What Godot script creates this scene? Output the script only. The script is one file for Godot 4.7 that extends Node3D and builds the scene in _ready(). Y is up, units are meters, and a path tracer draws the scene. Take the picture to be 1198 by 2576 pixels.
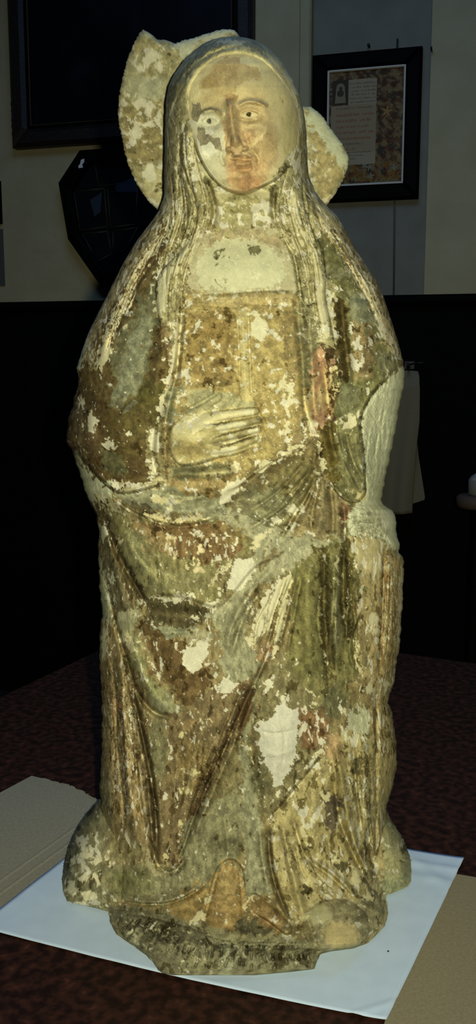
extends Node3D
# A broken medieval stone figure on sheets of paper on a table, lit by the flash of a telephone in a dim church.
# y is up, metres. The table top is at TOP; the statue stands near x = 0, z = 0 and faces +z.

const TOP := 0.76            # height of the table top
const EYE := Vector3(0, 1.34, 1.05)
const FOC := 2400.0          # focal length for an image of 1198 x 2576
const PITCH := 0.158655      # radians the camera looks down
const WALL_Z := -2.45
const WALL_TURN := -0.279    # the far wall runs nearer on the right

# Drawing sheet of the carving: cells of G units; the sheet is the figure's front as drawn from the eye.
const X0 := 130.0
const Y0 := 66.0
const G := 2.0
const W := 470
const HN := 1202

var H := PackedFloat32Array()
var CR := PackedFloat32Array()
var CG := PackedFloat32Array()
var CB := PackedFloat32Array()
var FL := PackedFloat32Array()   # share of flaked-off paint
var DK := PackedFloat32Array()   # share of old dark paint
var RO := PackedFloat32Array()   # roughness of the cut
var LB := PackedByteArray()      # which part of the figure
# scratch for strokes
var DD := PackedFloat32Array()
var DS := PackedFloat32Array()
var DT := PackedFloat32Array()
var bi0 := 0
var bi1 := 0
var bj0 := 0
var bj1 := 0

var nwx := FastNoiseLite.new()
var nwy := FastNoiseLite.new()
var nfl := FastNoiseLite.new()
var ndk := FastNoiseLite.new()
var nmo := FastNoiseLite.new()
var nfi := FastNoiseLite.new()
var nro := FastNoiseLite.new()
var nla := FastNoiseLite.new()
var nbx := FastNoiseLite.new()
var nsp := FastNoiseLite.new()

var M := {}
var taken := {}


func _ready() -> void:
	# ---- camera
	var cam := Camera3D.new()
	cam.name = "camera"
	cam.fov = rad_to_deg(2.0 * atan(1288.0 / FOC))
	cam.near = 0.02
	cam.far = 40.0
	cam.position = EYE
	cam.rotation = Vector3(-PITCH, 0, 0)
	cam.current = true
	add_child(cam)
	# ---- sky and exposure
	var we := WorldEnvironment.new()
	we.name = "world"
	var env := Environment.new()
	env.background_mode = Environment.BG_COLOR
	env.background_color = Color(0.0, 0.0, 0.0)
	env.tonemap_mode = Environment.TONE_MAPPER_LINEAR
	env.tonemap_exposure = 1.0
	env.sdfgi_enabled = true
	env.ssao_enabled = true
	env.ssil_enabled = true
	we.environment = env
	add_child(we)
	# ---- the flash beside the lens
	var flash := SpotLight3D.new()
	flash.name = "telephone_flash"
	flash.position = EYE + Vector3(0.040, 0.020, 0.0)
	flash.rotation = Vector3(-PITCH, 0, 0)
	flash.light_color = Color(0.985, 0.985, 0.895)
	flash.light_energy = 1.27
	flash.light_size = 0.004
	flash.spot_range = 12.0
	flash.spot_angle = 48.0
	flash.spot_angle_attenuation = 1.0
	flash.spot_attenuation = 2.0
	flash.shadow_enabled = true
	add_child(flash)
	# ---- cool daylight from a roof light above and behind the figure
	var sky := AreaLight3D.new()
	sky.name = "roof_daylight"
	sky.area_size = Vector2(1.3, 1.1)
	sky.area_normalize_energy = true
	sky.position = Vector3(0.0, 3.36, -0.62)
	sky.rotation = Vector3(-PI / 2, 0, 0)
	sky.light_color = Color(0.56, 0.74, 1.0)
	sky.light_energy = 1.35
	sky.area_range = 12.0
	sky.area_attenuation = 2.0
	sky.shadow_enabled = true
	add_child(sky)

	materials()
	room()
	table_and_paper()
	statue()
	wall_things()


# ------------------------------------------------------------------ helpers
func numbered(called: String) -> String:
	var n: int = taken.get(called, 0)
	taken[called] = n + 1
	return called if n == 0 else "%s_%03d" % [called, n]


func thing(called: String, label: String, category: String, at := Vector3.ZERO, turn := 0.0) -> Node3D:
	var o := Node3D.new()
	o.name = numbered(called)
	o.position = at
	o.rotation.y = turn
	o.set_meta("label", label)
	o.set_meta("category", category)
	add_child(o)
	return o


func put(called: String, mesh: Mesh, mat: Material, parent: Node3D, at := Vector3.ZERO) -> MeshInstance3D:
	var o := MeshInstance3D.new()
	o.mesh = mesh
	o.material_override = null
	for s in mesh.get_surface_count():
		o.set_surface_override_material(s, mat)
	o.position = at
	if parent == self:
		o.name = numbered(called)
		add_child(o)
	else:
		o.name = called
		parent.add_child(o, true)
	return o


func struct(called: String, mesh: Mesh, mat: Material, at := Vector3.ZERO, turn := 0.0) -> MeshInstance3D:
	var o := put(called, mesh, mat, self, at)
	o.rotation.y = turn
	o.set_meta("kind", "structure")
	return o


func ray(px: float, py: float) -> Vector3:
	var a := (px - 599.0) / FOC
	var b := (1288.0 - py) / FOC
	return Vector3(a, b * cos(PITCH) - sin(PITCH), -b * sin(PITCH) - cos(PITCH))


func ground(px: float, py: float, up := 0.0) -> Vector3:
	var d := ray(px, py)
	return EYE + d * ((TOP + up - EYE.y) / d.y)


# place on the far wall: (along, height) in the wall's own axes
func on_wall(px: float, py: float, off := 0.0) -> Vector2:
	var ex := Vector3(cos(-WALL_TURN), 0, sin(-WALL_TURN))
	var n := Vector3(-sin(-WALL_TURN), 0, cos(-WALL_TURN))
	var o := Vector3(0, 0, WALL_Z) + n * off
	var d := ray(px, py)
	var p := EYE + d * ((o - EYE).dot(n) / d.dot(n))
	return Vector2((p - o).dot(ex), p.y)


func wall_point(u: float, y: float, off := 0.0) -> Vector3:
	return Vector3(0, 0, WALL_Z) + Vector3(cos(-WALL_TURN), 0, sin(-WALL_TURN)) * u + Vector3(-sin(-WALL_TURN), 0, cos(-WALL_TURN)) * off + Vector3(0, y, 0)


func st_new() -> SurfaceTool:
	var st := SurfaceTool.new()
	st.begin(Mesh.PRIMITIVE_TRIANGLES)
	return st


func tri(st: SurfaceTool, a: Vector3, b: Vector3, c: Vector3) -> void:
	st.add_vertex(a)
	st.add_vertex(b)
	st.add_vertex(c)


func quad(st: SurfaceTool, a: Vector3, b: Vector3, c: Vector3, d: Vector3) -> void:   # clockwise seen from outside
	tri(st, a, b, c)
	tri(st, a, c, d)


func done(st: SurfaceTool, smooth := false) -> ArrayMesh:
	if smooth:
		st.index()
	st.generate_normals()
	return st.commit()


# a box with chamfered edges, from corner lo to corner hi
func box(lo: Vector3, hi: Vector3, ch := 0.0, st: SurfaceTool = null) -> SurfaceTool:
	if st == null:
		st = st_new()
	st.set_smooth_group(-1)
	var c := (lo + hi) / 2
	var s := (hi - lo) / 2
	ch = minf(ch, minf(s.x, minf(s.y, s.z)) * 0.8)
	var axes := [[Vector3.RIGHT, Vector3.UP, Vector3.BACK], [Vector3.UP, Vector3.BACK, Vector3.RIGHT], [Vector3.BACK, Vector3.RIGHT, Vector3.UP]]
	for ax in axes:
		var n: Vector3 = ax[0]
		var a: Vector3 = ax[1]
		var b: Vector3 = ax[2]
		var sn: float = absf(s.dot(n))
		var sa: float = absf(s.dot(a))
		var sb: float = absf(s.dot(b))
		for k in [1.0, -1.0]:
			var o: Vector3 = c + n * sn * k
			var da: Vector3 = a * (sa - ch)
			var db: Vector3 = b * (sb - ch) * k
			quad(st, o - da - db, o - da + db, o + da + db, o + da - db)
			if ch > 0.0:
				# the chamfer strip towards +a / -a
				for j in [1.0, -1.0]:
					var p: Vector3 = c + n * (sn * k) + a * ((sa - ch) * j)
					var q: Vector3 = c + n * ((sn - ch) * k) + a * (sa * j)
					var e: Vector3 = b * (sb - ch) * (k * j)
					quad(st, p - e, p + e, q + e, q - e)
	if ch > 0.0:
		for i in [1.0, -1.0]:
			for j in [1.0, -1.0]:
				for k in [1.0, -1.0]:
					var px := c + Vector3(s.x * i, (s.y - ch) * j, (s.z - ch) * k)
					var py := c + Vector3((s.x - ch) * i, s.y * j, (s.z - ch) * k)
					var pz := c + Vector3((s.x - ch) * i, (s.y - ch) * j, s.z * k)
					if i * j * k > 0:
						tri(st, px, pz, py)
					else:
						tri(st, px, py, pz)
	return st


# an outline (counter-clockwise seen from +z) pushed out from z0 to z1, with a small chamfer in front
func slab(pts: PackedVector2Array, z0: float, z1: float, ch := 0.0, st: SurfaceTool = null) -> SurfaceTool:
	if st == null:
		st = st_new()
	st.set_smooth_group(-1)
	if Geometry2D.is_polygon_clockwise(pts):
		pts.reverse()
	# Godot's test counts with y down, so after this the outline runs one fixed way; find which
	var area := 0.0
	for i in pts.size():
		var p := pts[i]
		var q := pts[(i + 1) % pts.size()]
		area += p.x * q.y - q.x * p.y
	if area < 0:
		pts.reverse()
	var front := pts
	if ch > 0.0:
		var off := Geometry2D.offset_polygon(pts, -ch)
		if off.size() == 1 and off[0].size() == pts.size():
			# match the start
			var best := 0
			for i in pts.size():
				if off[0][i].distance_to(pts[0]) < off[0][best].distance_to(pts[0]):
					best = i
			front = PackedVector2Array()
			for i in pts.size():
				front.append(off[0][(best + i) % pts.size()])
		else:
			ch = 0.0
	var ids := Geometry2D.triangulate_polygon(front)
	for k in range(0, ids.size(), 3):
		var t := [front[ids[k]], front[ids[k + 1]], front[ids[k + 2]]]
		var cr: float = (t[1] - t[0]).cross(t[2] - t[0])
		if cr > 0:
			t = [t[0], t[2], t[1]]
		tri(st, Vector3(t[0].x, t[0].y, z1), Vector3(t[1].x, t[1].y, z1), Vector3(t[2].x, t[2].y, z1))
	ids = Geometry2D.triangulate_polygon(pts)
	for k in range(0, ids.size(), 3):
		var t := [pts[ids[k]], pts[ids[k + 1]], pts[ids[k + 2]]]
		var cr: float = (t[1] - t[0]).cross(t[2] - t[0])
		if cr < 0:
			t = [t[0], t[2], t[1]]
		tri(st, Vector3(t[0].x, t[0].y, z0), Vector3(t[1].x, t[1].y, z0), Vector3(t[2].x, t[2].y, z0))
	for i in pts.size():
		var p := pts[i]
		var q := pts[(i + 1) % pts.size()]
		var zm := z1 - ch
		quad(st, Vector3(p.x, p.y, zm), Vector3(q.x, q.y, zm), Vector3(q.x, q.y, z0), Vector3(p.x, p.y, z0))
		if ch > 0.0:
			var a := front[i]
			var b := front[(i + 1) % pts.size()]
			quad(st, Vector3(a.x, a.y, z1), Vector3(b.x, b.y, z1), Vector3(q.x, q.y, zm), Vector3(p.x, p.y, zm))
	return st


# a bar of round section along points
func tube(pts: PackedVector3Array, r: float, sides := 8, st: SurfaceTool = null) -> SurfaceTool:
	if st == null:
		st = st_new()
	st.set_smooth_group(1)
	var rings: Array[PackedVector3Array] = []
	for i in pts.size():
		var t := (pts[mini(i + 1, pts.size() - 1)] - pts[maxi(i - 1, 0)]).normalized()
		var a := t.cross(Vector3.UP if absf(t.y) < 0.9 else Vector3.RIGHT).normalized()
		var b := t.cross(a)
		var ring := PackedVector3Array()
		for k in sides:
			var w := TAU * k / sides
			ring.append(pts[i] + (a * cos(w) + b * sin(w)) * r)
		rings.append(ring)
	for i in pts.size() - 1:
		for k in sides:
			var k2 := (k + 1) % sides
			quad(st, rings[i][k], rings[i][k2], rings[i + 1][k2], rings[i + 1][k])
	for k in range(1, sides - 1):
		tri(st, rings[0][0], rings[0][k + 1], rings[0][k])
		tri(st, rings[-1][0], rings[-1][k], rings[-1][k + 1])
	return st


# turned profile of (radius, height) points round the y axis
func lathe(prof: PackedVector2Array, sides := 32, st: SurfaceTool = null) -> SurfaceTool:
	if st == null:
		st = st_new()
	st.set_smooth_group(1)
	for i in prof.size() - 1:
		for k in sides:
			var a := TAU * k / sides
			var b := TAU * (k + 1) / sides
			var p := prof[i]
			var q := prof[i + 1]
			quad(st, Vector3(p.x * cos(a), p.y, p.x * sin(a)), Vector3(q.x * cos(a), q.y, q.x * sin(a)), Vector3(q.x * cos(b), q.y, q.x * sin(b)), Vector3(p.x * cos(b), p.y, p.x * sin(b)))
	return st


func lin(hex: int) -> Color:
	return Color8((hex >> 16) & 255, (hex >> 8) & 255, hex & 255).srgb_to_linear()


func mat(called: String, hex: int, rough: float, spec := 0.5) -> StandardMaterial3D:
	var m := StandardMaterial3D.new()
	m.resource_name = called
	m.albedo_color = Color8((hex >> 16) & 255, (hex >> 8) & 255, hex & 255)
	m.roughness = rough
	m.metallic_specular = spec
	M[called] = m
	return m


func noise_tex(freq: float, oct: int, sd: int, ramp: Array, normal := 0.0, kind := FastNoiseLite.TYPE_SIMPLEX_SMOOTH, size := 512) -> NoiseTexture2D:
	var n := FastNoiseLite.new()
	n.noise_type = kind
	n.frequency = freq
	n.fractal_octaves = oct
	n.seed = sd
	var t := NoiseTexture2D.new()
	t.width = size
	t.height = size
	t.seamless = true
	t.noise = n
	if normal > 0.0:
		t.as_normal_map = true
		t.bump_strength = normal
	elif ramp.size():
		var g := Gradient.new()
		g.offsets = PackedFloat32Array()
		g.colors = PackedColorArray()
		for r in ramp:
			g.add_point(r[0], Color8((r[1] >> 16) & 255, (r[1] >> 8) & 255, r[1] & 255))
		while g.get_point_count() > ramp.size():
			g.remove_point(0)
		t.color_ramp = g
	return t


func tri_map(m: StandardMaterial3D, scale: float) -> void:
	m.uv1_triplanar = true
	m.uv1_world_triplanar = true
	m.uv1_scale = Vector3.ONE * scale


func materials() -> void:
	var m := mat("plaster", 0xFFFFFF, 0.9, 0.25)
	m.albedo_texture = noise_tex(0.012, 4, 3, [[0.0, 0xA69B74], [0.5, 0xAEA37C], [1.0, 0xB6AB84]])
	tri_map(m, 0.9)
	m.heightmap_enabled = true
	m.heightmap_texture = noise_tex(0.05, 3, 9, [])
	m.heightmap_scale = 0.12
	m = mat("alcove_paint", 0xFFFFFF, 0.85, 0.3)
	m.albedo_texture = noise_tex(0.014, 4, 5, [[0.0, 0x757362], [0.5, 0x7D7B6A], [1.0, 0x858372]])
	tri_map(m, 0.9)
	m = mat("black_wainscot", 0x0B0C08, 0.8, 0.12)
	m = mat("ceiling_white", 0x8C8A80, 0.9, 0.2)
	m = mat("stone_floor", 0x2A2824, 0.8, 0.2)
	m = mat("table_top", 0xFFFFFF, 0.5, 0.28)
	m.albedo_texture = noise_tex(0.022, 5, 21, [[0.0, 0x180C07], [0.40, 0x27160E], [0.55, 0x341E14], [0.72, 0x3A2016], [1.0, 0x523428]])
	tri_map(m, 5.0)
	m = mat("table_leg", 0x1C0D08, 0.6, 0.3)
	m = mat("white_paper", 0xFFFFFF, 0.75, 0.3)
	m.albedo_texture = noise_tex(0.02, 3, 31, [[0.0, 0xC4D6E2], [1.0, 0xCCDEEA]])
	tri_map(m, 3.0)
	m = mat("grey_board", 0xFFFFFF, 0.85, 0.25)
	m.albedo_texture = noise_tex(0.06, 4, 33, [[0.0, 0x878068], [0.5, 0x918A72], [1.0, 0x9B947C]])
	tri_map(m, 6.0)
	m = mat("brown_board", 0xFFFFFF, 0.85, 0.25)
	m.albedo_texture = noise_tex(0.07, 4, 34, [[0.0, 0x847A5C], [0.5, 0x8D8365], [1.0, 0x968C6E]])
	tri_map(m, 6.0)
	m = mat("torn_board", 0xB4A78E, 0.9, 0.2)
	m = mat("stone", 0xFFFFFF, 0.82, 0.3)
	m.vertex_color_use_as_albedo = true
	m.heightmap_enabled = true
	m.heightmap_texture = noise_tex(0.08, 4, 41, [])
	m.heightmap_scale = 0.006
	tri_map(m, 14.0)
	m = mat("dark_frame", 0x080604, 0.6, 0.15)
	m = mat("worn_gilt", 0xFFFFFF, 0.55, 0.5)
	m.albedo_texture = noise_tex(0.03, 4, 51, [[0.0, 0x0C0805], [0.6, 0x1C140A], [0.85, 0x3A2C16], [1.0, 0x6A5428]])
	tri_map(m, 6.0)
	m = mat("canvas_dark", 0xFFFFFF, 0.5, 0.3)
	m.albedo_texture = noise_tex(0.006, 5, 52, [[0.0, 0x020407], [0.55, 0x04070B], [0.8, 0x0A1016], [1.0, 0x141A1E]])
	tri_map(m, 1.3)
	m = mat("gold_line", 0x40341E, 0.45, 0.5)
	m = mat("dark_glass", 0x0B0E12, 0.3, 0.5)
	m = mat("blue_glass", 0x2A333B, 0.4, 0.5)
	m = mat("mount_cream", 0xC9C3AE, 0.8, 0.3)
	m = mat("linen", 0xFFFFFF, 0.9, 0.2)
	m.albedo_texture = noise_tex(0.05, 3, 61, [[0.0, 0x766E54], [1.0, 0x827A60]])
	tri_map(m, 5.0)
	m = mat("iron", 0x16140F, 0.5, 0.5)
	m = mat("cable_grey", 0x5E5F56, 0.7, 0.3)
	m = mat("old_wood", 0x4E4033, 0.6, 0.3)
	m = mat("label_white", 0x706F64, 0.7, 0.3)
	m = mat("glint_white", 0xD8D8D0, 0.7, 0.3)  # white of the flash reflection on the eight-sided case
	m = mat("sheet_white", 0x55554A, 0.8, 0.3)
	m = mat("clear_glass", 0xE8F0EE, 0.05, 0.5)
	m.albedo_color.a = 0.12
	m.transparency = BaseMaterial3D.TRANSPARENCY_ALPHA
	m = mat("daylight_pane", 0x9DB8E0, 0.6, 0.3)
	m.emission_enabled = true
	m.emission = Color(0.5, 0.7, 1.0)
	m.emission_energy_multiplier = 0.6


# ------------------------------------------------------------------ the room
func room() -> void:
	struct("floor", done(box(Vector3(-4.2, -0.2, -3.9), Vector3(4.2, 0.0, 4.2))), M.stone_floor)
	# the far wall: plaster above a black wainscot, with a shallow painted alcove on the right
	var dado := on_wall(560, 752).y
	var a0 := on_wall(781, 300).x
	var a1 := on_wall(1080, 300).x
	var st := box(Vector3(-4.4, 0, -0.25), Vector3(a0, 3.6, 0.0))
	box(Vector3(a1, 0, -0.25), Vector3(4.4, 3.6, 0.0), 0.0, st)
	box(Vector3(a0, 0, -0.25), Vector3(a1, dado, 0.0), 0.0, st)
	struct("wall_back", done(st), M.plaster, Vector3(0, 0, WALL_Z), WALL_TURN)
	struct("wall_alcove", done(box(Vector3(a0 - 0.03, dado - 0.05, -0.24), Vector3(a1 + 0.03, 3.6, -0.035))), M.alcove_paint, Vector3(0, 0, WALL_Z), WALL_TURN)
	# the board beside the alcove
	var s0 := on_wall(754, 200).x
	struct("trim_1", done(box(Vector3(s0, dado, 0.0), Vector3(a0 - 0.002, 3.6, 0.012), 0.004)), M.plaster, Vector3(0, 0, WALL_Z), WALL_TURN)
	# wainscot: rails, stiles and panels
	st = box(Vector3(-4.3, 0.0, 0.0), Vector3(4.3, dado - 0.03, 0.03))
	struct("wainscot", done(st), M.black_wainscot, Vector3(0, 0, WALL_Z), WALL_TURN)
	struct("trim_2", done(box(Vector3(-4.3, dado - 0.035, 0.0), Vector3(4.3, dado, 0.055), 0.012)), M.black_wainscot, Vector3(0, 0, WALL_Z), WALL_TURN)
	for k in 8:
		var u := -3.6 + k * 0.92
		var p := struct("trim_%d" % (k + 3), done(box(Vector3(u, 0.12, 0.03), Vector3(u + 0.78, dado - 0.12, 0.042), 0.01)), M.black_wainscot, Vector3(0, 0, WALL_Z), WALL_TURN)
		p.name = "trim_%d" % (k + 3)
	# the rest of the room, out of the picture
	struct("wall_left", done(box(Vector3(-4.2, 0, -3.9), Vector3(-4.0, 3.6, 4.2))), M.ceiling_white)
	struct("wall_right", done(box(Vector3(4.0, 0, -3.9), Vector3(4.2, 3.6, 4.2))), M.ceiling_white)
	struct("wall_front", done(box(Vector3(-4.2, 0, 4.0), Vector3(4.2, 3.6, 4.2))), M.ceiling_white)
	struct("ceiling", done(box(Vector3(-4.4, 3.5, -4.0), Vector3(4.4, 3.7, 4.2))), M.ceiling_white)
	# roof light: a frame and a glowing pane
	st = box(Vector3(-0.85, 3.4, -1.6), Vector3(0.85, 3.5, -1.5), 0.01)
	box(Vector3(-0.85, 3.4, 0.0), Vector3(0.85, 3.5, 0.1), 0.01, st)
	box(Vector3(-0.85, 3.4, -1.5), Vector3(-0.75, 3.5, 0.0), 0.01, st)
	box(Vector3(0.75, 3.4, -1.5), Vector3(0.85, 3.5, 0.0), 0.01, st)
	var w := struct("window_1", done(st), M.ceiling_white)
	put("pane", done(box(Vector3(-0.75, 3.46, -1.5), Vector3(0.75, 3.48, 0.0))), M.daylight_pane, w)


# ------------------------------------------------------------------ table and papers
func sheet(pts: PackedVector2Array, y0: float, y1: float, step := 0.006, wave := 0.0, sd := 1) -> SurfaceTool:
	# a thin sheet with softly uneven surface: outline in x, z; a grid clipped by the outline keeps it light
	var st := st_new()
	st.set_smooth_group(-1)
	if not Geometry2D.is_polygon_clockwise(pts):
		pts.reverse()
	var ids := Geometry2D.triangulate_polygon(pts)
	for k in range(0, ids.size(), 3):
		var a := pts[ids[k]]
		var b := pts[ids[k + 1]]
		var c := pts[ids[k + 2]]
		if (b - a).cross(c - a) < 0:
			var t := b
			b = c
			c = t
		tri(st, Vector3(a.x, y1, a.y), Vector3(b.x, y1, b.y), Vector3(c.x, y1, c.y))
		tri(st, Vector3(a.x, y0, a.y), Vector3(c.x, y0, c.y), Vector3(b.x, y0, b.y))
	var area := 0.0
	for i in pts.size():
		area += pts[i].cross(pts[(i + 1) % pts.size()])
	for i in pts.size():
		var p := pts[i]
		var q := pts[(i + 1) % pts.size()]
		if area < 0:
			var t := p
			p = q
			q = t
		quad(st, Vector3(p.x, y1, p.y), Vector3(p.x, y0, p.y), Vector3(q.x, y0, q.y), Vector3(q.x, y1, q.y))
	return st


func table_and_paper() -> void:
	# a rectangular table seen over its far corner
	var corner := Vector2(-0.174, -1.039)
	var e1 := Vector2(0.898, 0.44).normalized()
	var e2 := Vector2(-0.44, 0.898).normalized()
	var t := thing("table", "dark red-brown mottled table top under the statue and papers", "table", Vector3(corner.x, 0, corner.y), -e1.angle())
	var top_mesh := done(box(Vector3(0, TOP - 0.04, 0), Vector3(1.3, TOP, 2.3), 0.006))
	put("tabletop", top_mesh, M.table_top, t)
	put("apron", done(box(Vector3(0.06, TOP - 0.14, 0.06), Vector3(1.24, TOP - 0.04, 2.24), 0.004)), M.table_leg, t)
	for c in [[0.06, 0.06], [1.16, 0.06], [0.06, 2.16], [1.16, 2.16]]:
		put("leg", done(box(Vector3(c[0], 0, c[1]), Vector3(c[0] + 0.08, TOP - 0.14, c[1] + 0.08), 0.01)), M.table_leg, t)

	# grey board at the left, its far edge torn
	var rng := RandomNumberGenerator.new()
	rng.seed = 7
	var pts := PackedVector2Array()
	for p in [[-330.0, 2140.0], [-10.0, 2003.0], [80.0, 1955.0]]:
		var g := ground(p[0], p[1])
		pts.append(Vector2(g.x, g.z))
	var tear := [[100.0, 1960.0], [122.0, 1964.0], [150.0, 1973.0], [172.0, 1978.0], [190.0, 1985.0], [210.0, 1993.0], [219.0, 2001.0], [232.0, 2008.0], [243.0, 2012.0], [262.0, 2030.0]]
	var torn := PackedVector2Array()
	for i in tear.size() - 1:
		for k in 6:
			var f := k / 6.0
			var g := ground(lerpf(tear[i][0], tear[i + 1][0], f) + rng.randf_range(-2.0, 2.0), lerpf(tear[i][1], tear[i + 1][1], f) + rng.randf_range(-2.2, 1.6))
			pts.append(Vector2(g.x, g.z))
			torn.append(Vector2(g.x, g.z))
	for p in [[330.0, 2080.0], [280.0, 2190.0], [-60.0, 2370.0], [-420.0, 2560.0]]:
		var g := ground(p[0], p[1])
		pts.append(Vector2(g.x, g.z))
	var b := thing("cardboard_sheet", "grey-brown cardboard sheet with torn far edge left of the white paper", "cardboard")
	put("board", done(sheet(pts, TOP + 0.0002, TOP + 0.0022)), M.grey_board, b)
	# pale torn plies standing along the tear
	var st := st_new()
	st.set_smooth_group(-1)
	for i in range(8, torn.size() - 1):
		var p := torn[i]
		var q := torn[i + 1]
		var r := rng.randf_range(0.0012, 0.0045)
		var inn := Vector2(0.25, 1.0).normalized() * r
		quad(st, Vector3(p.x, TOP + 0.0016, p.y - 0.001), Vector3(q.x, TOP + 0.0016, q.y - 0.001), Vector3(q.x + inn.x, TOP + 0.0030, q.y + inn.y), Vector3(p.x + inn.x, TOP + 0.0030, p.y + inn.y))
	put("torn_edge", done(st), M.torn_board, b)
	# two long creases in the board
	var c0 := ground(-20, 2236)
	var c1 := ground(190, 2085)
	var c2 := ground(-20, 2268)
	var c3 := ground(200, 2107)
	st = st_new()
	for e in [[c0, c1], [c2, c3]]:
		var d: Vector3 = (e[1] - e[0]).normalized()
		var s := Vector3(-d.z, 0, d.x) * 0.0028
		var u := Vector3(0, 0.0023, 0)
		var ridge := Vector3(0, 0.0034, 0)
		quad(st, e[0] + u - s, e[0] + ridge, e[1] + ridge, e[1] + u - s)
		quad(st, e[0] + ridge, e[0] + u + s, e[1] + u + s, e[1] + ridge)
	put("crease", done(st), M.grey_board, b)

	# brown board at the right
	pts = PackedVector2Array()
	for p in [[1085.0, 2192.0], [1160.0, 2204.0], [1420.0, 2248.0], [1330.0, 2800.0], [930.0, 2700.0]]:
		var g := ground(p[0], p[1])
		pts.append(Vector2(g.x, g.z))
	var bb := thing("cardboard_sheet", "plain brown cardboard sheet at right, half under the white paper", "cardboard")
	put("board", done(sheet(pts, TOP + 0.0002, TOP + 0.0018)), M.brown_board, bb)

	# the white paper: a sheet whose corners lift a little, with folds at the far right corner
	var A := ground(972, 2574)
	var L := ground(-58, 2336)
	var R := ground(1168, 2164)
	var B := L + R - A
	var n := FastNoiseLite.new()
	n.frequency = 1.6
	n.seed = 4
	st = st_new()
	st.set_smooth_group(1)
	var NU := 84
	var NV := 62
	var P: Array[Vector3] = []
	for j in NV + 1:
		for i in NU + 1:
			var u := i / float(NU)
			var v := j / float(NV)
			# front edge L-A bows a little outwards
			var p := L.lerp(A, u).lerp(B.lerp(R, u), v)
			var bow := sin(u * PI) * (1.0 - v) * 0.006
			p.z += bow
			p.y = TOP + 0.0026 + 0.0005 * (n.get_noise_2d(u * 3.0, v * 3.0) + 0.3)
			# folds near the far right corner R (u = 1, v = 1)
			var du := 1.0 - u
			var dv := 1.0 - v
			var along := du * 0.42 + dv * 0.3
			var fold := exp(-pow((dv * 0.309 - 0.030) / 0.006, 2.0)) * 0.0016 * exp(-du * 3.2)
			fold += exp(-pow((dv * 0.309 - 0.058) / 0.007, 2.0)) * 0.0012 * exp(-du * 4.0)
			fold += exp(-pow((du * 0.42 + dv * 0.31 - 0.075) / 0.006, 2.0)) * 0.0012
			p.y += fold + exp(-along * 60.0) * 0.0012
			# bent front corner A
			var da := du * 0.42 + v * 0.31
			p.y += exp(-pow((da - 0.028) / 0.004, 2.0)) * 0.0012 + exp(-da * 120.0) * 0.001
			P.append(p)
	for j in NV:
		for i in NU:
			var a := j * (NU + 1) + i
			# v runs away from the camera, u to the right: clockwise from above
			quad(st, P[a], P[a + NU + 1], P[a + NU + 2], P[a + 1])
	var dn := Vector3(0, -0.0003, 0)
	for j in NV:
		for i in NU:
			var a := j * (NU + 1) + i
			quad(st, P[a] + dn, P[a + 1] + dn, P[a + NU + 2] + dn, P[a + NU + 1] + dn)
	for i in NU:
		quad(st, P[i], P[i + 1], P[i + 1] + dn, P[i] + dn)
		var a := NV * (NU + 1) + i
		quad(st, P[a + 1], P[a], P[a] + dn, P[a + 1] + dn)
	for j in NV:
		var a := j * (NU + 1)
		quad(st, P[a + NU + 1], P[a], P[a] + dn, P[a + NU + 1] + dn)
		a += NU
		quad(st, P[a], P[a + NU + 1], P[a + NU + 1] + dn, P[a] + dn)
	var pp := put("paper_sheet", done(st, true), M.white_paper, self)
	pp.set_meta("label", "large white sheet of paper lying directly under the statue base")
	pp.set_meta("category", "paper")
	# a crumb on the paper
	var g := ground(977, 2391, 0.005)
	var cr := put("crumb", done(lathe(PackedVector2Array([Vector2(0.0001, 0.0016), Vector2(0.0008, 0.0013), Vector2(0.001, 0.0006), Vector2(0.0002, 0.0)]), 7)), M.iron, self, Vector3(g.x, TOP + 0.0034, g.z))
	cr.set_meta("label", "tiny dark crumb on the white paper right of the base")
	cr.set_meta("category", "crumb")


# ------------------------------------------------------------------ carving tools on the drawing sheet
func spline(a: Array, sub := 4) -> PackedVector2Array:
	var n := a.size() / 2
	var p := PackedVector2Array()
	for i in n:
		p.append(Vector2(a[i * 2], a[i * 2 + 1]))
	if n < 3 or sub < 2:
		return p
	var q := PackedVector2Array()
	for i in n - 1:
		var p0 := p[maxi(i - 1, 0)]
		var p3 := p[mini(i + 2, n - 1)]
		for k in sub:
			q.append(p[i].cubic_interpolate(p[i + 1], p0, p3, k / float(sub)))
	q.append(p[n - 1])
	return q


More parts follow.
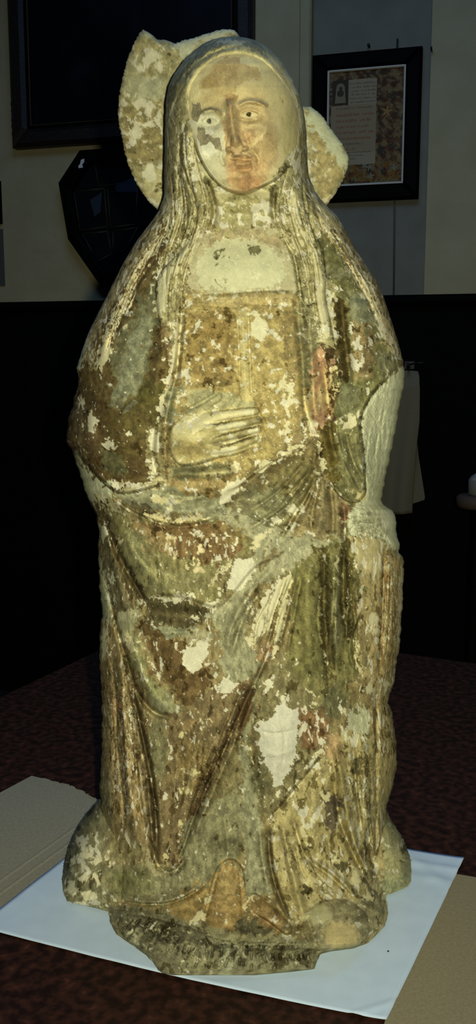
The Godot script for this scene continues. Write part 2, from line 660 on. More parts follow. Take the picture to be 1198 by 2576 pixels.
# distance, side and arc share of every cell near a line
func field(pts: PackedVector2Array, R: float) -> void:
	var lo := pts[0]
	var hi := pts[0]
	var total := 0.0
	for i in pts.size():
		lo = lo.min(pts[i])
		hi = hi.max(pts[i])
		if i:
			total += pts[i].distance_to(pts[i - 1])
	bi0 = clampi(int((lo.x - R - X0) / G), 0, W - 1)
	bi1 = clampi(int((hi.x + R - X0) / G) + 1, 0, W - 1)
	bj0 = clampi(int((lo.y - R - Y0) / G), 0, HN - 1)
	bj1 = clampi(int((hi.y + R - Y0) / G) + 1, 0, HN - 1)
	for j in range(bj0, bj1 + 1):
		var o := j * W
		for i in range(bi0, bi1 + 1):
			DD[o + i] = 1e9
	var run := 0.0
	for s in pts.size() - 1:
		var a := pts[s]
		var b := pts[s + 1]
		var d := b - a
		var len := d.length()
		if len < 0.001:
			continue
		d /= len
		var i0 := maxi(bi0, int((minf(a.x, b.x) - R - X0) / G))
		var i1 := mini(bi1, int((maxf(a.x, b.x) + R - X0) / G) + 1)
		var j0 := maxi(bj0, int((minf(a.y, b.y) - R - Y0) / G))
		var j1 := mini(bj1, int((maxf(a.y, b.y) + R - Y0) / G) + 1)
		for j in range(j0, j1 + 1):
			var py := Y0 + j * G - a.y
			var o := j * W
			for i in range(i0, i1 + 1):
				var px := X0 + i * G - a.x
				var t := clampf(px * d.x + py * d.y, 0.0, len)
				var qx := px - d.x * t
				var qy := py - d.y * t
				var q := qx * qx + qy * qy
				if q < DD[o + i]:
					DD[o + i] = q
					DS[o + i] = d.x * py - d.y * px
					DT[o + i] = (run + t) / total
		run += len


func ends(t: float) -> float:
	return smoothstep(0.0, 0.16, t) * smoothstep(0.0, 0.16, 1.0 - t)


# a soft ridge (h > 0) or groove (h < 0)
func S(a: Array, w: float, h: float) -> void:
	field(spline(a), w * 1.6)
	var k := 2.0 / (w * w)
	for j in range(bj0, bj1 + 1):
		var o := j * W
		for i in range(bi0, bi1 + 1):
			var q := DD[o + i]
			if q < w * w * 2.56:
				H[o + i] += h * exp(-q * k) * ends(DT[o + i])


# an edge: walking down, screen-left is raised; walking left, above is raised
func E(a: Array, w: float, h: float, both := true) -> void:
	field(spline(a), w * 1.8)
	for j in range(bj0, bj1 + 1):
		var o := j * W
		for i in range(bi0, bi1 + 1):
			var q := DD[o + i]
			if q < w * w * 3.2:
				var d := sqrt(q)
				var f := ends(DT[o + i])
				if DS[o + i] > 0.0:
					H[o + i] += h * f * minf(1.0, 0.2 + d / 9.0) * exp(-d / w * 1.6) * (1.0 - d / (w * 1.79))
				elif both:
					H[o + i] -= 0.25 * h * f * exp(-d / (w * 0.22))


# a rounded bar, like a finger or a shoe
func F(a: Array, w0: float, w1: float, h: float) -> void:
	var R := maxf(w0, w1)
	field(spline(a), R)
	for j in range(bj0, bj1 + 1):
		var o := j * W
		for i in range(bi0, bi1 + 1):
			var w := lerpf(w0, w1, DT[o + i])
			var q := DD[o + i] / (w * w)
			if q < 1.0:
				H[o + i] += h * sqrt(1.0 - q) * smoothstep(-0.05, 0.4, DT[o + i])


# a soft swelling or hollow
func P(cx: float, cy: float, rx: float, ry: float, h: float, round := false, turn := 0.0) -> void:
	var R := maxf(rx, ry)
	var c := cos(turn)
	var s := sin(turn)
	for j in range(maxi(0, int((cy - R - Y0) / G)), mini(HN - 1, int((cy + R - Y0) / G) + 1) + 1):
		var y := Y0 + j * G - cy
		for i in range(maxi(0, int((cx - R - X0) / G)), mini(W - 1, int((cx + R - X0) / G) + 1) + 1):
			var x := X0 + i * G - cx
			var u := (x * c + y * s) / rx
			var v := (y * c - x * s) / ry
			var q := 1.0 - u * u - v * v
			if q > 0.0:
				H[j * W + i] += h * (sqrt(q) if round else q * q)


# rows of cells inside an outline: row, first, last, ...
func rows(a: Array) -> PackedInt32Array:
	var n := a.size() / 2
	var out := PackedInt32Array()
	var lo := 1e9
	var hi := -1e9
	for i in n:
		lo = minf(lo, a[i * 2 + 1])
		hi = maxf(hi, a[i * 2 + 1])
	for j in range(maxi(0, int((lo - Y0) / G)), mini(HN - 1, int((hi - Y0) / G) + 1) + 1):
		var y := Y0 + j * G + 0.013
		var xs := PackedFloat32Array()
		for i in n:
			var k := (i + 1) % n
			var ya: float = a[i * 2 + 1]
			var yb: float = a[k * 2 + 1]
			if (ya <= y) != (yb <= y):
				xs.append(lerpf(a[i * 2], a[k * 2], (y - ya) / (yb - ya)))
		xs.sort()
		for i in range(0, xs.size() - 1, 2):
			var i0 := clampi(int(ceil((xs[i] - X0) / G)), 0, W - 1)
			var i1 := clampi(int((xs[i + 1] - X0) / G), 0, W - 1)
			if i1 >= i0:
				out.append(j)
				out.append(i0)
				out.append(i1)
	return out


# all the old paints share a yellowed tone
func paint(hex: int) -> Color:
	var c := lin(hex)
	var l := c.r * 0.3 + c.g * 0.59 + c.b * 0.11
	return c.lerp(Color(l * 1.04, l * 1.01, l * 0.55), 0.32 * (1.0 - smoothstep(0.35, 0.6, l)))


# paint an outline: colour, share of flaking, share of dark paint, cover
func Z(hex: int, a: Array, fl := -1.0, dk := -1.0, cover := 1.0, rough := -1.0) -> void:
	var c := paint(hex)
	var rr := rows(a)
	for k in range(0, rr.size(), 3):
		var o := rr[k] * W
		for i in range(o + rr[k + 1], o + rr[k + 2] + 1):
			CR[i] = lerpf(CR[i], c.r, cover)
			CG[i] = lerpf(CG[i], c.g, cover)
			CB[i] = lerpf(CB[i], c.b, cover)
			if fl >= 0.0:
				FL[i] = fl
			if dk >= 0.0:
				DK[i] = dk
			if rough >= 0.0:
				RO[i] = rough


# soft-edged paint
func B(hex: int, cx: float, cy: float, rx: float, ry: float, cover := 0.8, fl := -1.0, dk := -1.0, turn := 0.0) -> void:
	var col := paint(hex)
	var R := maxf(rx, ry)
	var c := cos(turn)
	var s := sin(turn)
	for j in range(maxi(0, int((cy - R - Y0) / G)), mini(HN - 1, int((cy + R - Y0) / G) + 1) + 1):
		var y := Y0 + j * G - cy
		for i in range(maxi(0, int((cx - R - X0) / G)), mini(W - 1, int((cx + R - X0) / G) + 1) + 1):
			var x := X0 + i * G - cx
			var u := (x * c + y * s) / rx
			var v := (y * c - x * s) / ry
			var q := 1.0 - u * u - v * v
			if q > 0.0:
				var o := j * W + i
				var f := minf(1.0, cover * minf(1.0, q * 1.8))
				CR[o] = lerpf(CR[o], col.r, f)
				CG[o] = lerpf(CG[o], col.g, f)
				CB[o] = lerpf(CB[o], col.b, f)
				if fl >= 0.0:
					FL[o] = lerpf(FL[o], fl, f)
				if dk >= 0.0:
					DK[o] = lerpf(DK[o], dk, f)


# a coloured streak along a line: paint, bare ground, darker grooves and gaps
func K(hex: int, a: Array, w: float, cover := 1.0, fl := 0.0, dk := 0.0) -> void:
	var c := paint(hex)
	field(spline(a), w)
	for j in range(bj0, bj1 + 1):
		var o := j * W
		for i in range(o + bi0, o + bi1 + 1):
			var ww := w * (0.35 + 0.65 * ends(DT[i]))
			if DD[i] < ww * ww:
				CR[i] = lerpf(CR[i], c.r, cover)
				CG[i] = lerpf(CG[i], c.g, cover)
				CB[i] = lerpf(CB[i], c.b, cover)
				FL[i] = fl
				DK[i] = dk


# many lines running between two guide lines: strands of hair, streaks, small folds
func strands(a: Array, b: Array, n: int, w: float, depth: float, hex: int, hex2: int, cover: float, sd: int) -> void:
	var rng := RandomNumberGenerator.new()
	rng.seed = sd
	var A := spline(a, 6)
	var Bq := spline(b, 6)
	for k in n:
		var t := clampf((k + 0.5 + rng.randf_range(-0.3, 0.3)) / n, 0.0, 1.0)
		var f0 := rng.randf_range(0.0, 0.35)
		var f1 := rng.randf_range(0.55, 1.0)
		var line := []
		for i in 9:
			var f := lerpf(f0, f1, i / 8.0)
			var p := pick(A, f).lerp(pick(Bq, f), t + 0.05 * sin(f * 9.0 + k * 2.1))
			line.append(p.x)
			line.append(p.y)
		S(line, w, -depth * rng.randf_range(0.6, 1.2))
		K(hex if k % 3 else hex2, line, w * rng.randf_range(0.45, 0.8), cover, 0.1, 0.1)


func pick(p: PackedVector2Array, f: float) -> Vector2:
	var x := clampf(f, 0.0, 1.0) * (p.size() - 1)
	var i := mini(int(x), p.size() - 2)
	return p[i].lerp(p[i + 1], x - i)


func lab(id: int, a: Array) -> void:
	var rr := rows(a)
	for k in range(0, rr.size(), 3):
		var o := rr[k] * W
		for i in range(o + rr[k + 1], o + rr[k + 2] + 1):
			LB[i] = id


func along(a: Array, y: float, k: int) -> float:   # a: y, value, value2 ... sorted by y; smooth
	var n := a.size()
	if y <= a[0][0]:
		return a[0][k]
	for i in n - 1:
		if y < a[i + 1][0]:
			return lerpf(a[i][k], a[i + 1][k], (y - a[i][0]) / (a[i + 1][0] - a[i][0]))
	return a[n - 1][k]


# z of the table at a drawing height
func ground_z(py: float) -> float:
	var b := (1288.0 - py) / FOC
	var dy := b * cos(PITCH) - sin(PITCH)
	if dy > -0.02:
		return -9.0
	var dz := -b * sin(PITCH) - cos(PITCH)
	return EYE.z + dz * ((TOP + 0.0042 - EYE.y) / dy)


# colour and relief of the stone at a drawing place; returns the colour, sets skin_relief
var skin_relief := 0.0


func skin(x: float, y: float, n: float) -> Color:   # n: place along the surface, for the grain
	var sy := 1.0
	var sx := 1.0
	if y > 1350.0 and y < 2250.0:
		sx = 1.35
		sy = 0.72
	var lh := LB[clampi(int((y - Y0) / G + 0.5), 0, HN - 1) * W + clampi(int((x - X0) / G + 0.5), 0, W - 1)]
	var wa := 6.0 if lh == 1 or lh >= 20 else 13.0
	var wx := x + nwx.get_noise_2d(n, y) * wa
	var wy := y + nwy.get_noise_2d(n, y) * wa
	var o := clampi(int((wy - Y0) / G + 0.5), 0, HN - 1) * W + clampi(int((wx - X0) / G + 0.5), 0, W - 1)
	# where the top paint has gone, the next layer shows with edges of its own
	var lb := LB[o]
	if lb != 1 and lb != 2 and lb != 6 and lb < 20 and CR[o] < 0.5:
		var g2 := nfl.get_noise_2d(n + 700.0, y + 300.0)
		if g2 > 0.16:
			var bx := x + nbx.get_noise_2d(n, y) * 46.0
			var by := y + nbx.get_noise_2d(n + 500.0, y + 900.0) * 46.0
			o = clampi(int((by - Y0) / G + 0.5), 0, HN - 1) * W + clampi(int((bx - X0) / G + 0.5), 0, W - 1)
	var c := Color(CR[o], CG[o], CB[o])
	var fl := FL[o]
	var dk := DK[o]
	# losses gather in clusters
	var cl := nbx.get_noise_2d(n * 0.45 + 2000.0, y * 0.45)
	fl *= clampf(0.92 + 1.5 * cl, 0.35, 1.5)
	dk *= clampf(0.95 - 1.2 * cl, 0.4, 1.5)
	var ro := RO[o]
	var mo := nmo.get_noise_2d(n * sx, y * sy)
	var fi := nfi.get_noise_2d(n, y)
	skin_relief = mo * 0.0004 + nro.get_noise_2d(n, y) * 0.0002 * ro * ro + fi * 0.00008 * ro * ro
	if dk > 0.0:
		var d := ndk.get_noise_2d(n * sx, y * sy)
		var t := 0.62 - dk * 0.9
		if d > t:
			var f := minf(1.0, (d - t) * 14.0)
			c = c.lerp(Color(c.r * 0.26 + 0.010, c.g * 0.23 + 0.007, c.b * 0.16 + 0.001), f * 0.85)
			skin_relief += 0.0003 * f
	if fl > 0.0:
		var e := nfl.get_noise_2d(n * sx, y * sy)
		var t := 0.58 - fl * 0.9
		var sp := nsp.get_noise_2d(n, y) - 0.74 + fl * 0.28 + 0.16 * nbx.get_noise_2d(n * 0.6, y * 0.6)
		if sp > 0.0:
			e = maxf(e, t + sp)
		if e > t:
			var f := minf(1.0, (e - t) * 26.0)
			var warm := 0.5 + mo
			c = c.lerp(Color(0.60 + 0.1 * mo, 0.565 + 0.09 * mo, 0.365 + 0.05 * warm), f * 0.92)
			skin_relief -= 0.0007 * f
		elif e > t - 0.10:
			var f := (e - t + 0.10) * 10.0
			c = c.lerp(Color(c.r * 1.35 + 0.03, c.g * 1.35 + 0.03, c.b * 1.3 + 0.015), f * 0.55)
	# thin films of the same paint, lighter and darker, with crisp worn edges
	var g := nla.get_noise_2d(n * sx, y * sy)
	var k := 1.0 - 0.8 * smoothstep(0.22, 0.5, c.g)
	if lb == 1 or lb == 2 or lb == 4 or lb >= 20:
		k *= 0.7
	var v := 1.0 + (mo * 0.2 + fi * 0.26) * (0.35 + 0.65 * k)
	v *= 1.0 + (0.34 * smoothstep(0.12, 0.16, g) - 0.28 * smoothstep(0.15, 0.19, -g)) * k
	return Color(maxf(c.r * v, 0.004), maxf(c.g * v, 0.004), maxf(c.b * v, 0.003))


func spot(px: float, py: float, z: float) -> Vector3:   # place on the upright plane z that the drawing shows at px, py
	var d := ray(px, py)
	return EYE + d * ((z - EYE.z) / d.z)


func sheets() -> void:
	var n := W * HN
	for b in [H, CR, CG, CB, FL, DK, RO, DD, DS, DT]:
		b.resize(n)
	RO.fill(1.0)
	LB.resize(n)
	var k := 0
	for set in [[nwx, 0.035, 4, 11], [nwy, 0.035, 4, 12], [nfl, 0.030, 4, 13], [ndk, 0.022, 4, 14], [nmo, 0.030, 3, 15], [nfi, 0.16, 2, 16], [nro, 0.035, 4, 17], [nla, 0.034, 6, 18], [nbx, 0.02, 3, 19], [nsp, 0.075, 2, 20]]:
		var f: FastNoiseLite = set[0]
		f.noise_type = FastNoiseLite.TYPE_SIMPLEX_SMOOTH
		f.frequency = set[1]
		f.fractal_octaves = set[2]
		f.fractal_gain = 0.56 if k < 2 else (0.64 if k == 7 else 0.52)
		k += 1
		f.seed = set[3]


# ------------------------------------------------------------------ the figure as one skin, then cut into its parts
func figure_mesh(left: Array, right: Array, prof: Array) -> Array:
	var NC := 480
	var NB := 36
	var N := NC + NB
	var y0: float = left[0][0]
	var y1: float = left[-1][0]
	var NR := int((y1 - y0) / 2.0) + 1
	var pos := PackedVector3Array()
	var col := PackedColorArray()
	var lbl := PackedByteArray()
	pos.resize(NR * N)
	col.resize(NR * N)
	lbl.resize(NR * N)
	var us := PackedFloat32Array()
	var pr := PackedFloat32Array()
	var ed := PackedFloat32Array()
	var arc := PackedFloat32Array()
	arc.resize(NC)
	for c in NC:
		var t := c / float(NC - 1)
		var u := 2.0 * (0.55 * t + 0.45 * (0.5 - 0.5 * cos(PI * t))) - 1.0
		us.append(u)
		pr.append(pow(maxf(0.0, 1.0 - pow(absf(u), 3.3)), 1.0 / 2.1))
		ed.append(1.0 - pow(absf(u), 14.0))
	for r in NR:
		var y := y0 + r * 2.0
		var xl := along(left, y, 1)
		var xr := along(right, y, 1)
		if xr - xl > 60.0:
			var jag := 0.8 if y < 900.0 else 2.2
			xl += nbx.get_noise_1d(y * 1.4) * jag * 1.8
			xr += nbx.get_noise_1d(y * 1.4 + 900.0) * jag * 1.8
		var zf := along(prof, y, 1)
		var ze := along(prof, y, 2)
		var zb := along(prof, y, 3)
		var gz := ground_z(y)
		var d0 := ray(0, y)
		var mid := NC / 2
		var kz := (zf - ze) * 2450.0
		var kx := (xr - xl) * 0.5
		arc[mid] = lerpf(xl, xr, 0.5)
		for c in range(mid + 1, NC):
			arc[c] = arc[c - 1] + sqrt(pow((us[c] - us[c - 1]) * kx, 2.0) + pow((pr[c] - pr[c - 1]) * kz, 2.0))
		for c in range(mid - 1, -1, -1):
			arc[c] = arc[c + 1] - sqrt(pow((us[c + 1] - us[c]) * kx, 2.0) + pow((pr[c + 1] - pr[c]) * kz, 2.0))
		var fy := clampf((y - Y0) / G, 0.0, HN - 1.001)
		var jy := int(fy)
		fy -= jy
		for c in N:
			var k := r * N + c
			var x: float
			var z: float
			if c < NC:
				x = lerpf(xl, xr, us[c] * 0.5 + 0.5)
				var cc := skin(x, y, arc[c])
				var fx := clampf((x - X0) / G, 0.0, W - 1.001)
				var ix := int(fx)
				fx -= ix
				var o := jy * W + ix
				var h := lerpf(lerpf(H[o], H[o + 1], fx), lerpf(H[o + W], H[o + W + 1], fx), fy)
				z = ze + (zf - ze) * pr[c] + (h + skin_relief) * ed[c]
				col[k] = cc
				lbl[k] = LB[o]
			else:
				var t := (c - NC + 1) / float(NB + 1)
				var u := cos(PI * t)
				x = lerpf(xl, xr, u * 0.5 + 0.5)
				z = ze + (zb - ze) * pow(maxf(0.0, 1.0 - u * u), 0.42)
				z += nro.get_noise_2d(x + 3000.0, y) * 0.004 * (1.0 - u * u)
				col[k] = Color(0.36, 0.34, 0.24) * (1.0 + 0.5 * nmo.get_noise_2d(x + 3000.0, y))
				lbl[k] = lbl[r * N + (NC - 1 if u > 0 else 0)]
			z = maxf(z, gz + (0.0012 if c < NC else 0.0))
			var t2 := (z - EYE.z) / d0.z
			pos[k] = Vector3(EYE.x + (x - 599.0) / FOC * t2, EYE.y + d0.y * t2, z)
	var nor := PackedVector3Array()
	nor.resize(NR * N)
	for r in NR:
		var ra := maxi(r - 1, 0) * N
		var rb := mini(r + 1, NR - 1) * N
		for c in N:
			var ca := c - 1 if c > 0 else N - 1
			var cb := c + 1 if c < N - 1 else 0
			var n := (pos[rb + c] - pos[ra + c]).cross(pos[r * N + cb] - pos[r * N + ca])
			nor[r * N + c] = n.normalized() if n.length_squared() > 1e-16 else Vector3.UP
	return [pos, nor, col, lbl, NR, N]


func cut(parts: Array, id: int) -> ArrayMesh:
	var pos: PackedVector3Array = parts[0]
	var nor: PackedVector3Array = parts[1]
	var col: PackedColorArray = parts[2]
	var lbl: PackedByteArray = parts[3]
	var NR: int = parts[4]
	var N: int = parts[5]
	var map := PackedInt32Array()
	map.resize(NR * N)
	map.fill(-1)
	var v := PackedVector3Array()
	var n := PackedVector3Array()
	var cl := PackedColorArray()
	var ix := PackedInt32Array()
	for r in NR - 1:
		for c in N:
			var a := r * N + c
			if lbl[a] != id:
				continue
			var b := r * N + (c + 1 if c < N - 1 else 0)
			for q in [a, b, a + N, b + N]:
				if map[q] < 0:
					map[q] = v.size()
					v.append(pos[q])
					n.append(nor[q])
					cl.append(col[q])
			ix.append(map[a])
			ix.append(map[b])
			ix.append(map[b + N])
			ix.append(map[a])
			ix.append(map[b + N])
			ix.append(map[a + N])
	if ix.is_empty():
		return null
	var ar := []
	ar.resize(Mesh.ARRAY_MAX)
	ar[Mesh.ARRAY_VERTEX] = v
	ar[Mesh.ARRAY_NORMAL] = n
	ar[Mesh.ARRAY_COLOR] = cl
	ar[Mesh.ARRAY_INDEX] = ix
	var m := ArrayMesh.new()
	m.add_surface_from_arrays(Mesh.PRIMITIVE_TRIANGLES, ar)
	return m


# a lump or slab with a star-shaped outline: rings round a centre, front and back
# shape: [edge z, front height, roundness, back z]
func lump(outline: Array, cx: float, cy: float, ze: float, hf: float, rnd: float, zb: float, slope := Vector2.ZERO, rings := 70, arms := 260) -> ArrayMesh:
	var n := outline.size() / 2
	var rad := PackedFloat32Array()
	var ang := PackedFloat32Array()
	# walk the outline in equal steps
	var total := 0.0
	for i in n:
		total += Vector2(outline[i * 2], outline[i * 2 + 1]).distance_to(Vector2(outline[(i * 2 + 2) % (n * 2)], outline[(i * 2 + 3) % (n * 2)]))
	var edge := PackedVector2Array()
	var seg := 0
	var run := 0.0
	for k in arms:
		var want := total * k / arms
		while true:
			var a := Vector2(outline[seg * 2], outline[seg * 2 + 1])
			var b := Vector2(outline[(seg * 2 + 2) % (n * 2)], outline[(seg * 2 + 3) % (n * 2)])
			var l := a.distance_to(b)
			if want <= run + l or seg == n - 1:
				edge.append(a.lerp(b, clampf((want - run) / l, 0, 1)))
				break
			run += l
			seg += 1
	for k in arms:
		edge[k] += (edge[k] - Vector2(cx, cy)).normalized() * (nfi.get_noise_2d(edge[k].x, edge[k].y) * 2.5)
	var NR := rings * 2
	var pos := PackedVector3Array()
	var col := PackedColorArray()
	for r in NR:
		for k in arms:
			var q := (r / float(rings - 1)) if r < rings else (1.0 - (r - rings + 1) / float(rings))
			if r < rings:
				q = 1.0 - pow(1.0 - q, 1.5)
			var p := Vector2(cx, cy).lerp(edge[k], q)
			var z := ze
			if r < rings:
				var cc := skin(p.x, p.y, p.x)
				var fx := clampi(int((p.x - X0) / G), 0, W - 1)
				var fy := clampi(int((p.y - Y0) / G), 0, HN - 1)
				z += hf * pow(maxf(0.0, 1.0 - pow(q, rnd)), 0.5) + skin_relief * (1.0 - pow(q, 20.0))
				z += slope.x * (p.x - cx) / 100.0 + slope.y * (p.y - cy) / 100.0
				col.append(cc)
			else:
				z = ze + slope.x * (p.x - cx) / 100.0 + slope.y * (p.y - cy) / 100.0
				z += (zb - ze) * pow(maxf(0.0, 1.0 - pow(q, 9.0)), 0.4)
				col.append(Color(0.40, 0.38, 0.28))
			z = maxf(z, ground_z(p.y) + (0.05 * (1.0 - q * q) + 0.0012 if r < rings else 0.0))
			pos.append(spot(p.x, p.y, z))
	var nor := PackedVector3Array()
	nor.resize(pos.size())
	var ix := PackedInt32Array()
	for r in NR - 1:
		for k in arms:
			var a := r * arms + k
			var b := r * arms + (k + 1) % arms
			var t1 := (pos[b] - pos[a]).cross(pos[b + arms] - pos[a])
			var t2 := (pos[b + arms] - pos[a]).cross(pos[a + arms] - pos[a])
			nor[a] -= t1 + t2
			nor[b] -= t1
			nor[b + arms] -= t1 + t2
			nor[a + arms] -= t2
			for q in [a, b, b + arms, a, b + arms, a + arms]:
				ix.append(q)
	# which way round did the outline run?
	var mid := (rings / 2) * arms
	if nor[mid].z < 0:
		for i in nor.size():
			nor[i] = -nor[i]
		for i in range(0, ix.size(), 3):
			var t := ix[i + 1]
			ix[i + 1] = ix[i + 2]
			ix[i + 2] = t
	for i in nor.size():
		nor[i] = nor[i].normalized() if nor[i].length_squared() > 1e-20 else Vector3.BACK
	var ar := []
	ar.resize(Mesh.ARRAY_MAX)
	ar[Mesh.ARRAY_VERTEX] = pos
	ar[Mesh.ARRAY_NORMAL] = nor
	ar[Mesh.ARRAY_COLOR] = col
	ar[Mesh.ARRAY_INDEX] = ix
	var m := ArrayMesh.new()
	m.add_surface_from_arrays(Mesh.PRIMITIVE_TRIANGLES, ar)
	return m


const CREAM := 0xCEC8A4
const CEMENT := 0x9B9672
const PALE := 0xC6C69E


func statue() -> void:
	sheets()
	carve_head()
	carve_torso()
	carve_skirt()
	paint_ground()
	paint_head()
	paint_torso()
	paint_skirt()
	paint_base()
	fine_lines()
	name_regions()

	var left := [[91, 588], [93, 565], [98, 538], [108, 515], [121, 498], [150, 464], [185, 439], [215, 424], [262, 417], [330, 414], [420, 413], [490, 412], [505, 409], [530, 398], [555, 382], [600, 348], [660, 311], [700, 290], [745, 269], [800, 240], [830, 225], [880, 206], [930, 193], [958, 197], [975, 193], [1010, 184], [1050, 174], [1090, 168], [1112, 166], [1130, 179], [1150, 186], [1190, 200], [1240, 216], [1270, 230], [1300, 244], [1340, 248], [1400, 247], [1460, 250], [1500, 251], [1540, 257], [1570, 253], [1600, 250], [1650, 250], [1750, 255], [1850, 256], [1950, 252], [2050, 252], [2100, 256], [2180, 262], [2250, 268], [2285, 275], [2310, 276], [2330, 282], [2350, 292], [2362, 310], [2375, 330], [2390, 350], [2405, 372], [2420, 384], [2440, 398], [2449, 412], [2453, 440]]
	var right := [[91, 592], [95, 620], [101, 642], [112, 662], [125, 680], [145, 699], [165, 715], [205, 740], [240, 755], [280, 765], [330, 771], [380, 773], [440, 777], [480, 792], [500, 806], [515, 820], [545, 850], [585, 875], [620, 891], [665, 920], [700, 944], [745, 965], [790, 980], [840, 996], [890, 1010], [925, 1018], [962, 1018], [1000, 1010], [1060, 1000], [1110, 990], [1170, 977], [1220, 967], [1256, 958], [1270, 966], [1284, 986], [1298, 995], [1340, 1000], [1372, 1004], [1392, 1006], [1404, 1014], [1450, 1017], [1500, 1014], [1560, 1011], [1600, 1008], [1640, 1003], [1690, 995], [1725, 990], [1745, 981], [1770, 978], [1795, 988], [1830, 993], [1880, 998], [1920, 998], [1970, 991], [2005, 980], [2025, 972], [2060, 976], [2100, 974], [2150, 971], [2230, 968], [2262, 974], [2300, 976], [2330, 968], [2355, 945], [2372, 925], [2386, 890], [2393, 835], [2400, 806], [2420, 797], [2438, 790], [2446, 720], [2453, 640]]
	# drawing height: front, sides, back
	var prof := [[91, 0.03, 0.01, -0.01], [100, 0.062, 0.012, -0.04], [120, 0.080, 0.012, -0.07], [160, 0.096, 0.010, -0.09], [220, 0.106, 0.005, -0.10], [330, 0.110, 0.0, -0.10], [470, 0.104, 0.0, -0.09], [530, 0.084, 0.0, -0.10], [600, 0.074, 0.0, -0.11], [680, 0.088, 0.0, -0.11], [800, 0.104, 0.0, -0.12], [950, 0.116, 0.0, -0.12], [1100, 0.126, 0.0, -0.12], [1250, 0.120, 0.0, -0.12], [1500, 0.112, 0.0, -0.12], [1800, 0.112, 0.0, -0.12], [2000, 0.117, 0.0, -0.12], [2150, 0.125, 0.015, -0.12], [2230, 0.140, 0.05, -0.12], [2290, 0.166, 0.104, -0.12], [2330, 0.187, 0.128, -0.12], [2375, 0.2185, 0.170, -0.12], [2410, 0.2245, 0.200, -0.12], [2453, 0.2325, 0.229, -0.12]]
	var parts := figure_mesh(left, right, prof)

	var t := thing("statue", "weathered painted stone statue of a veiled long-haired figure with a broken halo", "statue")
	t.position = Vector3.ZERO
	for p in [["robe", 0], ["face", 1], ["headscarf", 2], ["hair", 3], ["hair", 14], ["neck", 4], ["bodice", 5], ["hand", 6], ["shoe", 7], ["shoe", 8], ["plinth", 9], ["broken_stone", 10], ["sleeve", 11], ["sleeve", 12], ["side_panel", 13]]:
		var m := cut(parts, p[1])
		if m:
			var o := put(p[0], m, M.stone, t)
			for sub in SUBS.get(p[1], []):
				var sm := cut(parts, sub[1])
				if sm:
					put(sub[0], sm, M.stone, o)

	# the broken halo behind the head
	var h := lump([412, 528, 395, 527, 375, 508, 358, 486, 343, 462, 331, 436, 320, 408, 312, 378, 305, 342, 299, 314, 296, 288, 298, 258, 301, 232, 306, 205, 313, 176, 320, 150, 330, 124, 343, 97, 352, 82, 360, 74, 372, 80, 386, 90, 396, 100, 412, 99, 428, 104, 440, 110, 462, 101, 484, 97, 506, 88, 532, 82, 548, 76, 572, 73, 586, 74, 596, 82, 606, 96, 660, 150, 720, 220, 762, 268, 782, 268, 800, 281, 816, 297, 828, 318, 846, 341, 862, 363, 876, 390, 878, 402, 875, 424, 866, 448, 854, 472, 838, 496, 822, 518, 800, 520, 700, 540, 500, 540], 590, 330, -0.062, 0.012, 14.0, -0.11, Vector2.ZERO, 110, 420)
	put("halo", h, M.stone, t)
	# rocks of the base behind the hem
	put("rock", lump([250, 2010, 236, 2026, 218, 2046, 200, 2072, 184, 2102, 172, 2130, 163, 2160, 158, 2190, 156, 2216, 158, 2238, 163, 2254, 170, 2266, 182, 2271, 210, 2277, 240, 2284, 270, 2292, 300, 2310, 340, 2280, 350, 2150, 320, 2040], 255, 2170, 0.015, 0.085, 3.0, -0.08, Vector2(0.0, 0.035), 60, 220), M.stone, t)
	put("rock", lump([965, 2018, 984, 2062, 1000, 2086, 1014, 2110, 1026, 2136, 1034, 2164, 1036, 2192, 1035, 2214, 1028, 2228, 1010, 2238, 990, 2246, 960, 2256, 930, 2262, 890, 2230, 880, 2100, 920, 2030], 955, 2150, 0.0, 0.07, 3.0, -0.09, Vector2(0.0, 0.035), 60, 200), M.stone, t)


const SUBS := {
	1: [["eye", 20], ["eye", 21], ["nose", 22], ["mouth", 23]],
	6: [["finger", 24], ["finger", 25], ["finger", 26], ["finger", 27], ["thumb", 28]],
}


